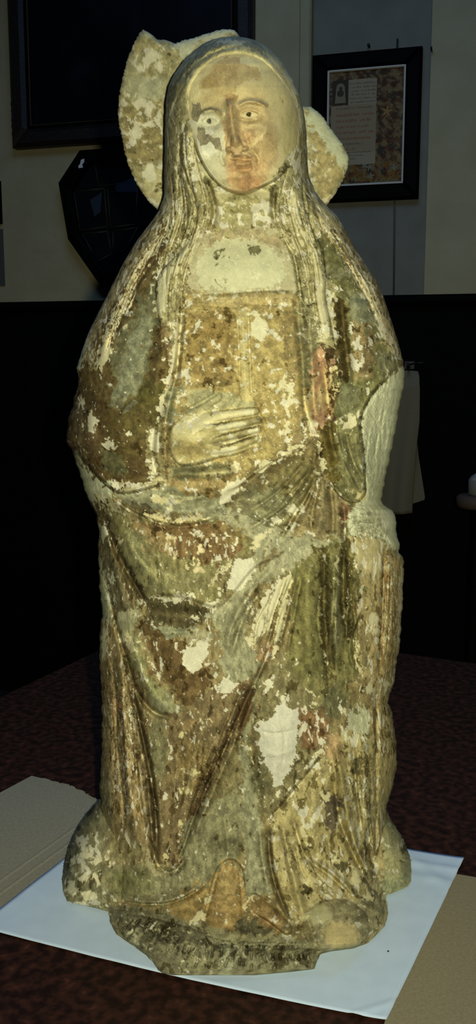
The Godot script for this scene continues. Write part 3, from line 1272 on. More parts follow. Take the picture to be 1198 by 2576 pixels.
func name_regions() -> void:
	# hair, headscarf, face
	lab(3, [412, 262, 440, 258, 476, 258, 486, 334, 500, 390, 528, 450, 530, 540, 510, 590, 480, 640, 462, 740, 440, 900, 420, 960, 408, 850, 385, 760, 385, 690, 420, 600, 408, 520])
	lab(14, [720, 420, 752, 380, 770, 330, 800, 490, 800, 560, 845, 700, 845, 900, 815, 900, 770, 800, 745, 680, 700, 590, 684, 520, 688, 455])
	lab(2, [588, 88, 640, 98, 690, 130, 745, 205, 766, 280, 773, 380, 746, 380, 727, 416, 700, 300, 600, 180, 500, 258, 476, 262, 440, 260, 410, 270, 414, 220, 440, 180, 500, 115])
	lab(1, [727, 416, 746, 372, 752, 321, 749, 277, 730, 232, 701, 191, 663, 153, 622, 135, 578, 134, 536, 148, 505, 175, 479, 216, 474, 258, 484, 334, 495, 384, 520, 432, 552, 467, 578, 480, 616, 490, 654, 473, 700, 440])
	lab(4, [520, 432, 552, 467, 578, 480, 616, 490, 654, 473, 690, 450, 686, 530, 702, 580, 740, 640, 748, 728, 640, 735, 500, 742, 470, 720, 490, 630, 515, 580, 530, 530])
	lab(5, [470, 738, 640, 736, 748, 730, 752, 820, 765, 1000, 720, 1120, 620, 1200, 430, 1215, 418, 1130, 440, 960, 462, 800])
	lab(6, [420, 1128, 426, 1085, 440, 1060, 470, 1040, 520, 1032, 600, 1024, 645, 1024, 656, 1040, 654, 1090, 640, 1118, 600, 1144, 550, 1152, 500, 1168, 448, 1168])
	lab(24, [520, 1042, 600, 1026, 645, 1024, 654, 1036, 640, 1046, 570, 1058, 522, 1066])
	lab(25, [522, 1067, 570, 1059, 640, 1047, 655, 1050, 654, 1066, 590, 1082, 524, 1094])
	lab(26, [524, 1095, 590, 1083, 654, 1067, 654, 1088, 590, 1106, 528, 1120])
	lab(27, [528, 1121, 590, 1107, 652, 1090, 640, 1116, 590, 1142, 530, 1148])
	lab(28, [450, 1052, 490, 1024, 540, 990, 560, 988, 560, 1008, 520, 1030, 470, 1040])
	lab(20, [503, 292, 528, 284, 552, 292, 556, 306, 532, 324, 506, 316])
	lab(21, [602, 290, 625, 276, 652, 282, 660, 296, 632, 306, 608, 302])
	lab(22, [572, 250, 588, 250, 598, 330, 618, 372, 612, 388, 580, 390, 566, 372, 574, 320])
	lab(23, [574, 398, 600, 384, 640, 392, 644, 404, 620, 420, 590, 418])
	# arms, broken side, panel, feet, plinth
	lab(11, [380, 560, 300, 640, 160, 1000, 150, 1112, 240, 1200, 290, 1240, 340, 1240, 416, 1216, 412, 1100, 440, 960, 410, 860, 388, 780, 392, 690, 420, 600])
	lab(12, [800, 520, 900, 640, 1030, 900, 1030, 930, 950, 975, 905, 1060, 918, 1180, 918, 1240, 892, 1268, 830, 1230, 800, 1120, 842, 900, 845, 720, 806, 580])
	lab(10, [1030, 925, 950, 978, 908, 1062, 914, 1110, 920, 1240, 892, 1268, 872, 1340, 1020, 1395, 1020, 1270])
	lab(13, [870, 1350, 1030, 1390, 1030, 2030, 972, 2040, 968, 2190, 940, 2200, 946, 1700, 880, 1600])
	lab(9, [262, 2268, 280, 2268, 380, 2278, 450, 2266, 520, 2240, 512, 2330, 560, 2336, 620, 2352, 730, 2350, 770, 2260, 900, 2270, 985, 2260, 990, 2470, 260, 2470])
	lab(7, [512, 2332, 528, 2240, 548, 2185, 580, 2165, 606, 2185, 612, 2240, 615, 2290, 580, 2335])
	lab(8, [614, 2262, 650, 2250, 690, 2280, 735, 2345, 690, 2352, 640, 2310, 614, 2290])


func carve_head() -> void:
	# hood rim round the face, jaw over the neck
	E([727, 420, 746, 372, 752, 321, 749, 277, 730, 232, 701, 191, 663, 153, 622, 135, 578, 134, 536, 148, 505, 175, 479, 216, 474, 258, 482, 320], 34, 0.006, false)
	E([735, 400, 704, 446, 654, 473, 616, 489, 578, 482, 552, 467, 520, 432, 494, 380, 486, 330], 40, 0.014)
	P(605, 330, 130, 165, 0.012)
	P(600, 205, 95, 65, 0.005)
	# brow, nose
	S([578, 246, 582, 300, 590, 345, 597, 374], 18, 0.011)
	F([589, 335, 597, 376], 8, 18, 0.006)
	P(577, 376, 13, 10, 0.007)
	P(617, 374, 12, 10, 0.007)
	S([612, 330, 622, 352, 628, 372], 6.9, -0.0019)
	S([574, 330, 568, 352, 562, 372], 6.9, -0.0019)
	S([566, 390, 596, 396, 626, 388], 6.9, -0.0025)
	P(583, 386, 6, 4, -0.005)
	P(610, 384, 6, 4, -0.005)
	S([595, 270, 620, 256, 650, 258, 676, 272], 8, 0.006)
	S([567, 290, 540, 277, 506, 284], 8, 0.006)
	P(630, 290, 42, 24, -0.010)
	P(530, 306, 40, 24, -0.009)
	P(629, 289, 22, 10, 0.005, true)
	P(529, 306, 21, 10, 0.003, true)
	S([602, 292, 625, 279, 654, 290], 4.02, 0.0022)
	S([604, 296, 628, 301, 652, 294], 3.45, 0.003)
	S([505, 306, 527, 295, 553, 304], 4.02, 0.0022)
	P(625, 287, 6, 6, -0.004)
	P(526, 303, 6, 6, -0.004)
	# cheeks, mouth, chin
	P(664, 345, 46, 48, 0.006)
	P(545, 362, 40, 44, 0.005)
	S([560, 375, 556, 395, 566, 420], 7, -0.003)
	S([630, 372, 648, 395, 650, 420], 7, -0.003)
	S([580, 394, 596, 388, 606, 390, 618, 388, 638, 396], 7, 0.004)
	S([576, 402, 600, 399, 620, 402, 642, 400], 4.5, -0.0026)
	S([588, 411, 612, 413, 634, 408], 8, 0.004)
	S([590, 426, 613, 429, 638, 423], 8, -0.003)
	P(614, 455, 38, 28, 0.007)
	# edges of hood and hair
	S([415, 500, 414, 380, 418, 290, 433, 223, 470, 165, 520, 116, 570, 98], 4.6, -0.0019)
	S([448, 520, 447, 429, 432, 391, 421, 334, 428, 299, 442, 255, 470, 200], 4.6, -0.0031)
	S([452, 215, 478, 176, 512, 146, 560, 124, 610, 118], 7, -0.004)
	S([470, 190, 520, 132, 590, 108, 650, 124, 700, 172], 14, 0.003)
	S([640, 112, 690, 160, 730, 220, 752, 285, 760, 340], 5.75, -0.0031)
	S([700, 150, 742, 215, 766, 300], 8, 0.004)
	S([755, 300, 762, 380, 768, 450, 795, 515, 830, 560], 5.75, -0.0037)
	# neck
	P(612, 508, 92, 34, -0.014)
	P(612, 560, 74, 70, 0.006)
	S([512, 440, 532, 490, 540, 540, 526, 585], 10, -0.011)
	S([694, 460, 688, 530, 704, 580], 10, -0.012)
	# hair, left
	S([478, 300, 466, 360, 470, 420, 492, 480, 512, 540, 500, 596], 16, 0.005)
	S([462, 320, 452, 390, 470, 450, 490, 510, 488, 580, 450, 640], 4.6, -0.0028)
	S([490, 350, 484, 400, 505, 460, 520, 520], 4.6, -0.0025)
	S([440, 400, 455, 470, 462, 540, 452, 610, 410, 660], 4.6, -0.0028)
	S([430, 470, 436, 540, 430, 600, 396, 650], 10, 0.004)
	S([470, 430, 482, 500, 478, 560, 455, 620], 10, 0.004)
	S([500, 570, 480, 630, 436, 690, 415, 750, 420, 830], 28, 0.01)
	E([410, 846, 398, 790, 392, 725, 408, 680, 448, 640, 482, 604], 25, 0.007)
	S([452, 680, 430, 725, 426, 790, 434, 850], 4.6, -0.0031)
	S([478, 650, 458, 720, 455, 800, 444, 880], 5.75, -0.0037)
	S([462, 760, 448, 850, 440, 905, 424, 965], 8, 0.005)
	S([400, 800, 410, 870, 420, 930], 12, 0.005)
	# lock lying over the shoulder, left
	S([405, 585, 352, 640, 322, 710, 292, 780, 268, 850, 246, 930], 20, 0.007)
	S([400, 640, 352, 706, 330, 770, 290, 835, 262, 905], 5.75, -0.0031)
	S([375, 610, 325, 680, 296, 740, 268, 810, 250, 880, 238, 930], 5.75, -0.0031)
	S([345, 625, 305, 690, 275, 750, 245, 830], 5.75, -0.0025)
	S([258, 950, 238, 965, 228, 940, 240, 900], 5.75, -0.0025)
	# hair, right
	S([745, 450, 748, 540, 784, 612, 802, 680, 802, 760, 816, 840, 830, 885], 24, 0.009)
	E([776, 480, 780, 560, 810, 625, 820, 690, 819, 750, 836, 830, 845, 895], 22, 0.008)
	S([715, 470, 718, 540, 742, 600, 776, 655, 786, 720], 4.6, -0.0031)
	S([740, 470, 744, 548, 778, 610, 798, 690, 800, 740], 4.6, -0.0025)
	S([760, 500, 764, 560, 800, 630, 810, 690], 4.6, -0.0025)
	S([704, 575, 722, 608, 742, 650, 752, 720, 768, 840], 7, -0.007)
	S([690, 540, 712, 590, 735, 626], 5.75, 0.004)
	# band over the right shoulder
	S([806, 545, 862, 620, 912, 690, 952, 760, 977, 830, 990, 890], 24, 0.008)
	S([796, 560, 846, 626, 890, 690, 928, 760, 952, 830], 5.75, -0.0031)
	S([836, 548, 896, 640, 948, 720, 990, 820], 5.75, -0.0025)


func carve_torso() -> void:
	P(612, 665, 120, 75, 0.007)
	# bodice
	E([500, 742, 560, 741, 640, 734, 752, 731], 22, 0.006)
	P(600, 880, 150, 170, 0.008)
	S([505, 769, 600, 772, 622, 765, 725, 768], 4.6, -0.0019)
	S([520, 752, 640, 748, 730, 748], 7, 0.002)
	S([596, 776, 602, 900, 606, 1010], 3.45, -0.0025)
	S([624, 776, 629, 900, 634, 1010], 4.02, -0.0031)
	S([610, 776, 615, 900, 620, 1010], 8, 0.002)
	S([470, 770, 462, 860, 452, 960], 6.9, 0.004)
	S([466, 740, 452, 850, 444, 940, 424, 1020, 414, 1100, 418, 1190], 13, -0.013)
	S([745, 720, 752, 820, 762, 920, 768, 1020, 792, 1095], 13, -0.01)
	S([774, 760, 785, 900, 790, 1000, 800, 1085], 14, 0.008)
	S([812, 900, 824, 1000, 832, 1100, 852, 1180], 13, -0.01)
	# left sleeve
	P(285, 1000, 150, 300, 0.016)
	S([388, 790, 372, 880, 352, 960, 330, 1030], 26, -0.008)
	S([410, 860, 395, 950, 385, 1030], 20, 0.006)
	E([424, 1214, 340, 1238, 290, 1238, 240, 1194, 198, 1145, 160, 1098], 46, 0.016)
	S([345, 1010, 302, 1110, 322, 1210], 40, 0.006)
	S([392, 1050, 384, 1140, 398, 1205], 12, -0.008)
	S([240, 1000, 225, 1090, 262, 1180], 26, 0.005)
	P(395, 1100, 26, 110, 0.010)
	# right sleeve
	S([856, 740, 868, 860, 880, 960, 878, 985], 14, -0.012)
	S([908, 740, 918, 860, 908, 955], 30, 0.008)
	S([845, 900, 852, 990, 846, 1060], 16, 0.007)
	P(880, 1006, 36, 44, 0.008)
	S([852, 1040, 846, 1000, 868, 968, 900, 972], 5.75, -0.0025)
	S([842, 1050, 858, 1130, 888, 1200, 916, 1245], 6.9, -0.005)
	S([868, 1085, 888, 1158, 922, 1222], 6.9, -0.005)
	S([852, 1080, 872, 1170, 902, 1236], 12, 0.008)
	S([890, 1080, 904, 1150, 918, 1200], 14, 0.006)
	E([918, 1205, 920, 1240, 896, 1266, 858, 1252, 830, 1215], 22, 0.014)
	E([1000, 935, 952, 974, 922, 1020, 908, 1062, 913, 1110, 919, 1180, 920, 1250], 26, 0.012)
	P(965, 1120, 70, 170, -0.014)
	# hand
	P(490, 1096, 104, 78, 0.022)
	F([500, 1056, 570, 1044, 642, 1035], 14, 11, 0.008)
	F([505, 1081, 580, 1070, 648, 1056], 13.5, 11, 0.009)
	F([510, 1107, 585, 1093, 647, 1079], 13.5, 11, 0.008)
	F([515, 1132, 580, 1126, 642, 1103], 13, 10, 0.007)
	S([532, 1070, 580, 1060, 640, 1048], 3.45, -0.0025)
	S([532, 1101, 590, 1085, 650, 1070], 3.45, -0.0031)
	S([546, 1128, 595, 1110, 648, 1094], 3.45, -0.0031)
	F([452, 1060, 496, 1030, 548, 998], 18, 12, 0.004)
	S([470, 1034, 510, 1014, 556, 984], 4.6, -0.0025)
	E([640, 1122, 600, 1142, 550, 1152, 500, 1167, 450, 1169, 424, 1132], 22, 0.010)
	S([424, 1130, 422, 1090, 440, 1056], 5.75, -0.0037)
	S([430, 1188, 500, 1192, 600, 1184], 18, -0.014)
	S([640, 1040, 664, 1060, 668, 1090], 8, -0.004)
	# waist and the mantle drawn across
	E([268, 1234, 330, 1281, 390, 1306, 450, 1318, 522, 1308, 548, 1294], 42, 0.014)
	S([350, 1252, 440, 1286, 524, 1280, 604, 1232, 684, 1166, 760, 1112], 24, 0.01)
	S([400, 1240, 480, 1252, 560, 1236], 13, -0.008)
	E([560, 1238, 600, 1222, 650, 1184, 704, 1152, 760, 1128, 800, 1090], 36, 0.008)
	S([790, 1165, 742, 1240, 690, 1290, 616, 1336], 8, -0.007)
	S([798, 1190, 772, 1250, 738, 1300, 700, 1365], 8, -0.007)
	S([804, 1200, 792, 1262, 780, 1340], 8, -0.007)
	S([770, 1160, 700, 1236, 620, 1290], 8, -0.005)
	S([788, 1205, 722, 1270, 650, 1322], 14, 0.006)
	S([798, 1225, 756, 1290, 724, 1350], 12, 0.006)
	S([815, 1200, 812, 1280, 800, 1350], 16, 0.006)
	S([800, 1120, 790, 1170, 812, 1200], 14, 0.01)
	S([828, 1210, 838, 1290, 836, 1360], 10, -0.008)
	S([862, 1262, 868, 1310, 866, 1370], 10, -0.01)
	# ledge of broken stone at the right hip
	E([880, 1350, 910, 1345, 955, 1352, 985, 1370, 1004, 1395], 14, 0.003)
	S([900, 1300, 950, 1300, 990, 1296], 14, 0.006)
	S([960, 1330, 985, 1360, 1002, 1385], 8, 0.005)


func carve_skirt() -> void:
	# the great apron fold
	P(440, 1400, 180, 125, 0.018)
	E([740, 1366, 700, 1400, 640, 1430, 590, 1490, 545, 1528, 470, 1506, 410, 1498, 366, 1506], 46, 0.008, false)
	S([250, 1255, 268, 1320, 292, 1380, 326, 1445, 356, 1498, 372, 1540], 12, -0.015)
	S([290, 1290, 330, 1380, 380, 1450, 440, 1480], 26, 0.007)
	S([250, 1400, 281, 1525, 298, 1594, 316, 1652, 340, 1713], 8, -0.011)
	S([262, 1330, 292, 1440, 318, 1540], 12, 0.007)
	S([330, 1560, 372, 1540, 450, 1548, 530, 1545], 26, -0.012)
	S([350, 1588, 440, 1592, 520, 1580], 12, 0.005)
	# second swag
	S([330, 1600, 352, 1680, 392, 1752, 436, 1790], 24, 0.014)
	S([312, 1640, 340, 1730, 386, 1790, 440, 1806], 10, -0.012)
	S([316, 1690, 342, 1780, 370, 1900, 388, 2010, 394, 2090, 396, 2160], 9, -0.013)
	S([420, 1600, 450, 1700, 480, 1780], 30, 0.006)
	S([640, 1712, 602, 1800, 562, 1890, 522, 1980, 488, 2056, 462, 2130, 440, 2184], 7, -0.009)
	S([656, 1716, 620, 1802, 580, 1892, 540, 1982, 505, 2060, 478, 2140], 11, 0.008)
	S([622, 1700, 584, 1800, 545, 1890, 505, 1980, 470, 2056], 8, 0.005)
	S([378, 2105, 398, 2176, 436, 2194, 474, 2150], 10, -0.009)
	P(455, 1960, 72, 220, -0.014)
	S([470, 1850, 480, 1950, 450, 2060], 18, 0.005)
	# folds down the left
	S([300, 1600, 312, 1800, 326, 2000, 356, 2160], 17, 0.01)
	S([270, 1560, 274, 1800, 276, 2120], 14, 0.007)
	S([288, 1700, 298, 1900, 318, 2090], 6.9, -0.0037)
	S([336, 1860, 350, 2000, 372, 2110], 6.9, -0.0037)
	S([368, 1930, 378, 2040, 386, 2140], 7, 0.006)
	P(340, 2220, 90, 50, 0.010)
	E([520, 2222, 452, 2262, 380, 2274, 276, 2262], 30, 0.010)
	# middle
	S([560, 1760, 540, 1900, 540, 2050, 560, 2150], 40, 0.006)
	P(700, 1850, 90, 170, 0.012)
	S([606, 1920, 604, 1820, 640, 1720, 690, 1620], 10, -0.006)
	S([632, 1850, 640, 1950, 660, 2020], 16, -0.008)
	S([742, 1440, 704, 1530, 682, 1620, 642, 1720], 6.9, -0.0056)
	S([722, 1446, 690, 1540, 660, 1624], 6.9, -0.0043)
	S([762, 1440, 742, 1540, 722, 1650], 5.75, -0.0037)
	S([732, 1446, 698, 1540, 672, 1630], 8, 0.007)
	S([752, 1446, 724, 1540, 700, 1640], 8, 0.007)
	S([700, 1420, 640, 1480, 590, 1560, 570, 1640], 14, 0.008)
	S([660, 1480, 610, 1560, 580, 1660], 10, -0.007)
	S([655, 1838, 690, 1846, 740, 1836], 5, -0.0016)
	S([700, 1800, 716, 1850, 712, 1930], 6, -0.0014)
	S([664, 1890, 700, 1900, 744, 1884], 8, 0.0012)
	# hem corner of the mantle over the dress
	E([820, 1888, 758, 1964, 703, 2030, 660, 2068], 34, 0.011)
	S([675, 2074, 679, 2159, 695, 2232, 727, 2312], 9, -0.014)
	S([654, 2078, 660, 2160, 676, 2240], 10, 0.006)
	S([708, 2056, 722, 2130, 745, 2230, 768, 2322], 17, 0.012)
	S([734, 2050, 752, 2112, 774, 2160, 832, 2202, 892, 2262], 9, -0.011)
	S([788, 2166, 840, 2202, 905, 2268], 13, 0.01)
	S([800, 1960, 790, 2060, 800, 2150], 36, 0.006)
	S([838, 1940, 850, 2040, 870, 2104, 902, 2174, 945, 2250], 11, -0.013)
	S([840, 1850, 864, 1980, 882, 2080, 908, 2160, 950, 2232], 13, 0.01)
	S([888, 1870, 896, 1980, 910, 2090], 8, -0.01)
	S([914, 1840, 918, 2000, 922, 2100], 13, 0.006)
	S([945, 1700, 948, 1850, 947, 2000, 946, 2165], 6.9, -0.0074)
	S([926, 2090, 934, 2180], 12, -0.01)
	S([955, 2040, 958, 2120, 962, 2180], 12, 0.006)
	# straight folds at the right
	S([816, 1372, 816, 1500, 821, 1620, 832, 1720], 14, -0.014)
	S([866, 1366, 864, 1490, 870, 1580, 880, 1626], 12, -0.014)
	S([840, 1390, 842, 1550, 852, 1700], 15, 0.01)
	S([778, 1400, 772, 1550, 786, 1710], 28, 0.012)
	S([898, 1390, 896, 1550, 915, 1700], 16, 0.006)
	S([968, 1372, 964, 1500, 960, 1600, 954, 1710], 7, -0.009)
	S([992, 1420, 986, 1600, 976, 1710], 18, 0.005)
	S([976, 1400, 972, 1540, 965, 1660], 3.45, -0.0012)
	S([984, 1410, 980, 1540, 973, 1660], 3.45, -0.0012)
	S([914, 1530, 890, 1606, 900, 1680, 913, 1694], 4.6, -0.0031)
	S([905, 1540, 880, 1620, 892, 1690], 8, 0.006)
	S([860, 1725, 890, 1718, 912, 1722], 6.9, -0.0037)
	P(905, 1815, 40, 60, -0.006)
	S([975, 1780, 965, 1800, 978, 1825], 5.75, -0.0025)
	# feet
	F([577, 2186, 572, 2240, 566, 2300, 562, 2336], 24, 50, 0.012)
	E([616, 2250, 610, 2188, 580, 2162, 548, 2184, 530, 2238, 508, 2326], 26, 0.007)
	F([632, 2268, 684, 2304, 722, 2338], 22, 14, 0.012)
	S([612, 2262, 640, 2244, 690, 2276, 736, 2330], 5.75, -0.0031)
	P(596, 2332, 46, 20, -0.008)
	S([450, 2280, 500, 2250, 528, 2226], 12, 0.004)
	# plinth edge and its picked tooling
	E([292, 2296, 380, 2310, 480, 2335, 560, 2366, 700, 2372, 792, 2380], 26, 0.005)
	P(845, 2332, 84, 70, 0.013, true)
	S([770, 2300, 790, 2360, 800, 2410], 10, -0.006)
	S([900, 2270, 950, 2290, 972, 2310], 12, 0.004)
	var rng := RandomNumberGenerator.new()
	rng.seed = 19
	for k in 105:
		var f := rng.randf()
		var x := lerpf(300, 780, f)
		var top := 2305 + 65 * smoothstep(0.05, 0.55, f)
		var y := top + rng.randf_range(0, 1) * rng.randf_range(10, 70)
		var lean := lerpf(-16, 4, f)
		S([x, y, x + lean * 0.5, y + 9, x + lean, y + rng.randf_range(14, 26)], rng.randf_range(2.5, 4.0), -rng.randf_range(0.003, 0.0055))
	for k in 46:
		var x := 520 + k * 6.1
		var y := 2366 + sin(k * 0.9) * 2 + k * 0.3
		S([x, y, x - 2, y + 7, x - 3, y + 14], 2.76, -0.0021)


func fine_lines() -> void:
	# hair
	strands([424, 264, 420, 400, 428, 480, 425, 560, 396, 640, 388, 720, 400, 800, 412, 850], [476, 266, 486, 380, 508, 460, 526, 530, 505, 600, 470, 680, 455, 780, 440, 880], 10, 4.2, 0.0028, 0x857648, 0xCCC498, 0.7, 31)
	strands([752, 300, 712, 450, 690, 520, 704, 585, 738, 650, 752, 740, 775, 830, 812, 895], [768, 270, 774, 440, 786, 500, 810, 590, 822, 680, 824, 750, 838, 830, 845, 890], 9, 4.2, 0.0028, 0x857648, 0xCCC498, 0.7, 32)
	strands([385, 600, 330, 680, 296, 760, 262, 850, 240, 930], [420, 580, 380, 660, 345, 720, 310, 800, 272, 890], 9, 4.0, 0.0030, 0x604820, 0xC8BE92, 0.85, 33)
	strands([796, 556, 846, 626, 890, 690, 928, 760, 952, 830], [836, 548, 896, 640, 948, 720, 985, 820, 1002, 890], 9, 4.0, 0.0028, 0x75602F, 0xCCC096, 0.85, 34)
	strands([925, 1050, 922, 1150, 926, 1250], [1014, 950, 994, 1100, 962, 1256], 9, 4.0, 0.0018, 0xA6AC8A, 0xD0D4B2, 0.35, 45)
	strands([880, 1290, 920, 1300, 960, 1300], [880, 1345, 930, 1345, 1000, 1380], 7, 4.0, 0.0026, 0x9A9C7C, 0xCCCEAC, 0.5, 46)
	# streaks down the skirt and the panel
	strands([262, 1600, 268, 1800, 268, 2100], [330, 1640, 360, 1850, 392, 2150], 11, 4.0, 0.0018, 0x5E4824, 0xAC9868, 0.75, 35)
	strands([972, 1400, 968, 1560, 958, 1710], [1010, 1420, 1004, 1600, 985, 1730], 8, 2.6, 0.0012, 0x7E602E, 0xC6B888, 0.7, 36)
	strands([790, 1165, 700, 1245, 600, 1320], [808, 1205, 794, 1290, 786, 1345], 7, 5.0, 0.0030, 0x5E532C, 0xA09668, 0.4, 37)
	strands([640, 1480, 590, 1580, 560, 1660], [760, 1430, 735, 1540, 700, 1650], 8, 4.5, 0.0026, 0x6A5A34, 0xB4A980, 0.5, 38)
	strands([800, 1390, 800, 1560, 820, 1720], [910, 1370, 905, 1560, 900, 1700], 8, 5.0, 0.0025, 0x5C4E22, 0x938A58, 0.6, 39)
	strands([440, 1800, 440, 1960, 420, 2130], [620, 1760, 560, 1900, 480, 2100], 9, 4.5, 0.0018, 0x6A542E, 0x9C8A5C, 0.6, 40)
	strands([850, 1860, 880, 2000, 930, 2180], [944, 1860, 944, 2000, 944, 2170], 7, 4.5, 0.0025, 0x66582E, 0xB4A470, 0.7, 41)
	strands([700, 2080, 720, 2180, 745, 2310], [760, 2080, 800, 2180, 880, 2270], 7, 4.5, 0.0025, 0x6E6034, 0xC2B584, 0.7, 42)
	strands([300, 1280, 330, 1380, 400, 1470], [560, 1320, 520, 1420, 470, 1490], 8, 6.0, 0.0016, 0x675A30, 0x9A9464, 0.35, 43)
	# dark and light slivers of colour over the picked tooling on the plinth
	var rng := RandomNumberGenerator.new()
	rng.seed = 44
	for k in 130:
		var f := rng.randf()
		var x := lerpf(300, 785, f)
		var top := 2308 + 66 * smoothstep(0.05, 0.55, f)
		var y := top + rng.randf_range(0, 1) * rng.randf_range(10, 76)
		var lean := lerpf(-20, 3, f)
		K([0x4C4630, 0x9C9672, 0x5C563A, 0x7E7852][k % 4], [x, y, x + lean * 0.5, y + 8, x + lean, y + rng.randf_range(14, 24)], rng.randf_range(2.0, 3.6), 0.85, 0.0, 0.0)


func paint_ground() -> void:
	Z(0x8A7748, [100, 40, 1100, 40, 1100, 2500, 100, 2500], 0.3, 0.25)


func paint_head() -> void:
	# halo
	Z(0x9C9060, [270, 40, 900, 40, 900, 560, 270, 560], 0.30, 0.14)
	Z(0x9A9A78, [270, 40, 640, 40, 640, 118, 452, 118, 430, 112, 392, 108, 352, 94, 270, 90], 0.1, 0.0, 1.0, 2.0)
	Z(0xBDBE9C, [438, 118, 470, 100, 540, 82, 600, 66, 640, 110, 560, 140, 460, 150], 0.0, 0.0, 1.0, 3.0)
	B(0xA6A482, 372, 222, 80, 34, 0.9, 0.05, 0.0)
	B(0xAFA980, 330, 180, 30, 60, 0.6, 0.2, 0.0)
	Z(0x8E7E4A, [310, 265, 412, 270, 412, 400, 330, 420, 312, 380], 0.36, 0.2)
	B(0xB7AB74, 392, 470, 40, 60, 0.7)
	for q in [[385, 142, 20, 17], [370, 150, 9, 26], [342, 332, 12, 26], [372, 312, 20, 10], [402, 300, 11, 26], [352, 262, 26, 10], [376, 436, 20, 22], [330, 300, 7, 6], [404, 170, 12, 16]]:
		B(CREAM, q[0], q[1], q[2], q[3], 1.4, 0.0, 0.0)
	Z(0xA8945A, [768, 300, 800, 320, 830, 370, 860, 400, 858, 440, 830, 490, 810, 500, 790, 470, 780, 400], 0.12, 0.05)
	Z(0xB9BC98, [755, 255, 800, 262, 900, 380, 900, 430, 862, 430, 842, 392, 800, 344, 768, 310], 0.0, 0.0, 1.0, 2.2)
	B(0xC9B67A, 828, 500, 20, 12, 0.9, 0.5)
	# hood and veil
	Z(0xA9A070, [404, 330, 408, 262, 420, 205, 450, 165, 500, 105, 590, 80, 650, 96, 700, 130, 750, 205, 772, 280, 786, 420, 700, 420, 600, 250, 500, 300, 470, 330], 0.1, 0.08)
	Z(0x7C7A5A, [418, 262, 428, 215, 462, 165, 510, 112, 590, 84, 650, 98, 700, 140, 640, 128, 590, 112, 530, 126, 480, 168, 448, 216, 440, 262], 0.02, 0.05)
	B(0xA9AB94, 582, 106, 40, 10, 0.8)
	K(0xCDC289, [472, 262, 486, 214, 518, 168, 560, 143, 610, 133], 12, 0.8)
	K(0xC8BC84, [640, 140, 690, 178, 726, 226, 744, 282, 746, 340, 736, 400], 9, 0.8)
	K(0x6A6644, [424, 262, 440, 215, 474, 172, 520, 130, 570, 112], 3.0, 0.8)
	K(0x6A6644, [660, 118, 704, 165, 734, 218, 752, 280, 756, 340], 2.6, 0.8)
	K(0x7C774E, [478, 182, 500, 160, 530, 142], 5, 0.6)
	K(0x7F7850, [442, 250, 458, 212, 480, 178], 6, 0.5)
	K(0x8F8558, [452, 256, 470, 210, 500, 168, 560, 132, 610, 122], 5, 0.6)
	K(0xA7A078, [650, 104, 700, 150, 738, 210, 762, 280], 12, 0.8, 0.25, 0.1)
	for q in [[738, 232, 10, 22], [742, 262, 9, 22], [728, 205, 8, 14], [756, 300, 6, 30]]:
		B(0xD8CDA0, q[0], q[1], q[2], q[3], 1.2, 0.1, 0.0)
	# face
	Z(0xC6B784, [727, 416, 746, 372, 752, 321, 749, 277, 730, 232, 701, 191, 663, 153, 622, 135, 578, 134, 536, 148, 505, 175, 479, 216, 474, 258, 484, 334, 495, 384, 520, 432, 552, 467, 578, 480, 616, 490, 654, 473, 690, 452], 0.0, 0.02)
	B(0xCDBF86, 700, 230, 40, 70, 0.8)
	B(0xBCAE74, 728, 340, 26, 80, 0.8)
	B(0xD6CB94, 640, 160, 80, 22, 0.8)
	B(0xD6CA93, 492, 220, 20, 50, 0.9)
	Z(0xC0A468, [500, 224, 522, 188, 545, 152, 570, 143, 602, 144, 606, 160, 650, 172, 664, 204, 640, 200, 606, 212, 592, 240, 564, 246, 540, 226], 0.0, 0.03)
	B(0xB8965A, 560, 186, 50, 30, 0.7, 0.0, 0.03, -0.35)
	B(0xB4924E, 522, 210, 26, 18, 0.7)
	B(0xC4A86A, 545, 250, 50, 30, 0.7)
	Z(0xCDBB82, [592, 214, 640, 204, 664, 214, 662, 250, 620, 254, 594, 246], 0.0, 0.0)
	B(0xC2A670, 640, 345, 66, 130, 0.9)
	B(0xC0A06A, 600, 360, 50, 120, 0.8)
	B(0xBC9862, 668, 380, 34, 60, 0.7)
	Z(0xB08A56, [562, 238, 582, 234, 602, 238, 598, 254, 586, 266, 590, 300, 576, 300, 572, 266], 0.0, 0.05)
	Z(0xBC9866, [563, 306, 584, 300, 600, 330, 612, 366, 600, 388, 572, 386, 561, 360], 0.0, 0.02)
	K(0xD2C698, [563, 322, 562, 350, 566, 396], 2.5, 0.8)
	B(0xB98E5A, 616, 436, 66, 56, 1.0, 0.0, 0.08)
	B(0xB58654, 600, 418, 40, 18, 0.8)
	B(0xB07C4C, 628, 462, 36, 22, 0.9)
	B(0xC8A46C, 600, 440, 16, 10, 0.9)
	B(0xCBA970, 660, 432, 16, 12, 0.8)
	Z(0xB38E5C, [606, 330, 640, 326, 646, 342, 634, 358, 622, 368, 610, 350], 0.0, 0.0)
	K(0xD2BC84, [606, 312, 622, 320, 646, 314, 668, 326, 652, 350, 636, 370], 4, 0.9)
	K(0xCDB67E, [640, 372, 632, 384, 650, 396, 652, 412], 3, 0.8)
	B(0xCDB080, 606, 388, 22, 7, 0.9)
	K(0xA07A4A, [580, 402, 604, 399, 638, 401], 2.2, 0.7)
	B(0xAA8A52, 648, 262, 34, 6, 0.7)
	Z(0xCDBC8C, [604, 284, 626, 279, 652, 286, 640, 298, 616, 300], 0.0, 0.0)
	B(0x5A4A26, 625, 287, 7, 6, 1.4)
	B(0x4A3A1C, 628, 293, 4, 4, 1.2)
	Z(0xC9C4A0, [478, 300, 505, 286, 536, 282, 556, 300, 562, 340, 566, 400, 556, 452, 530, 440, 505, 400, 490, 345], 0.0, 0.04)
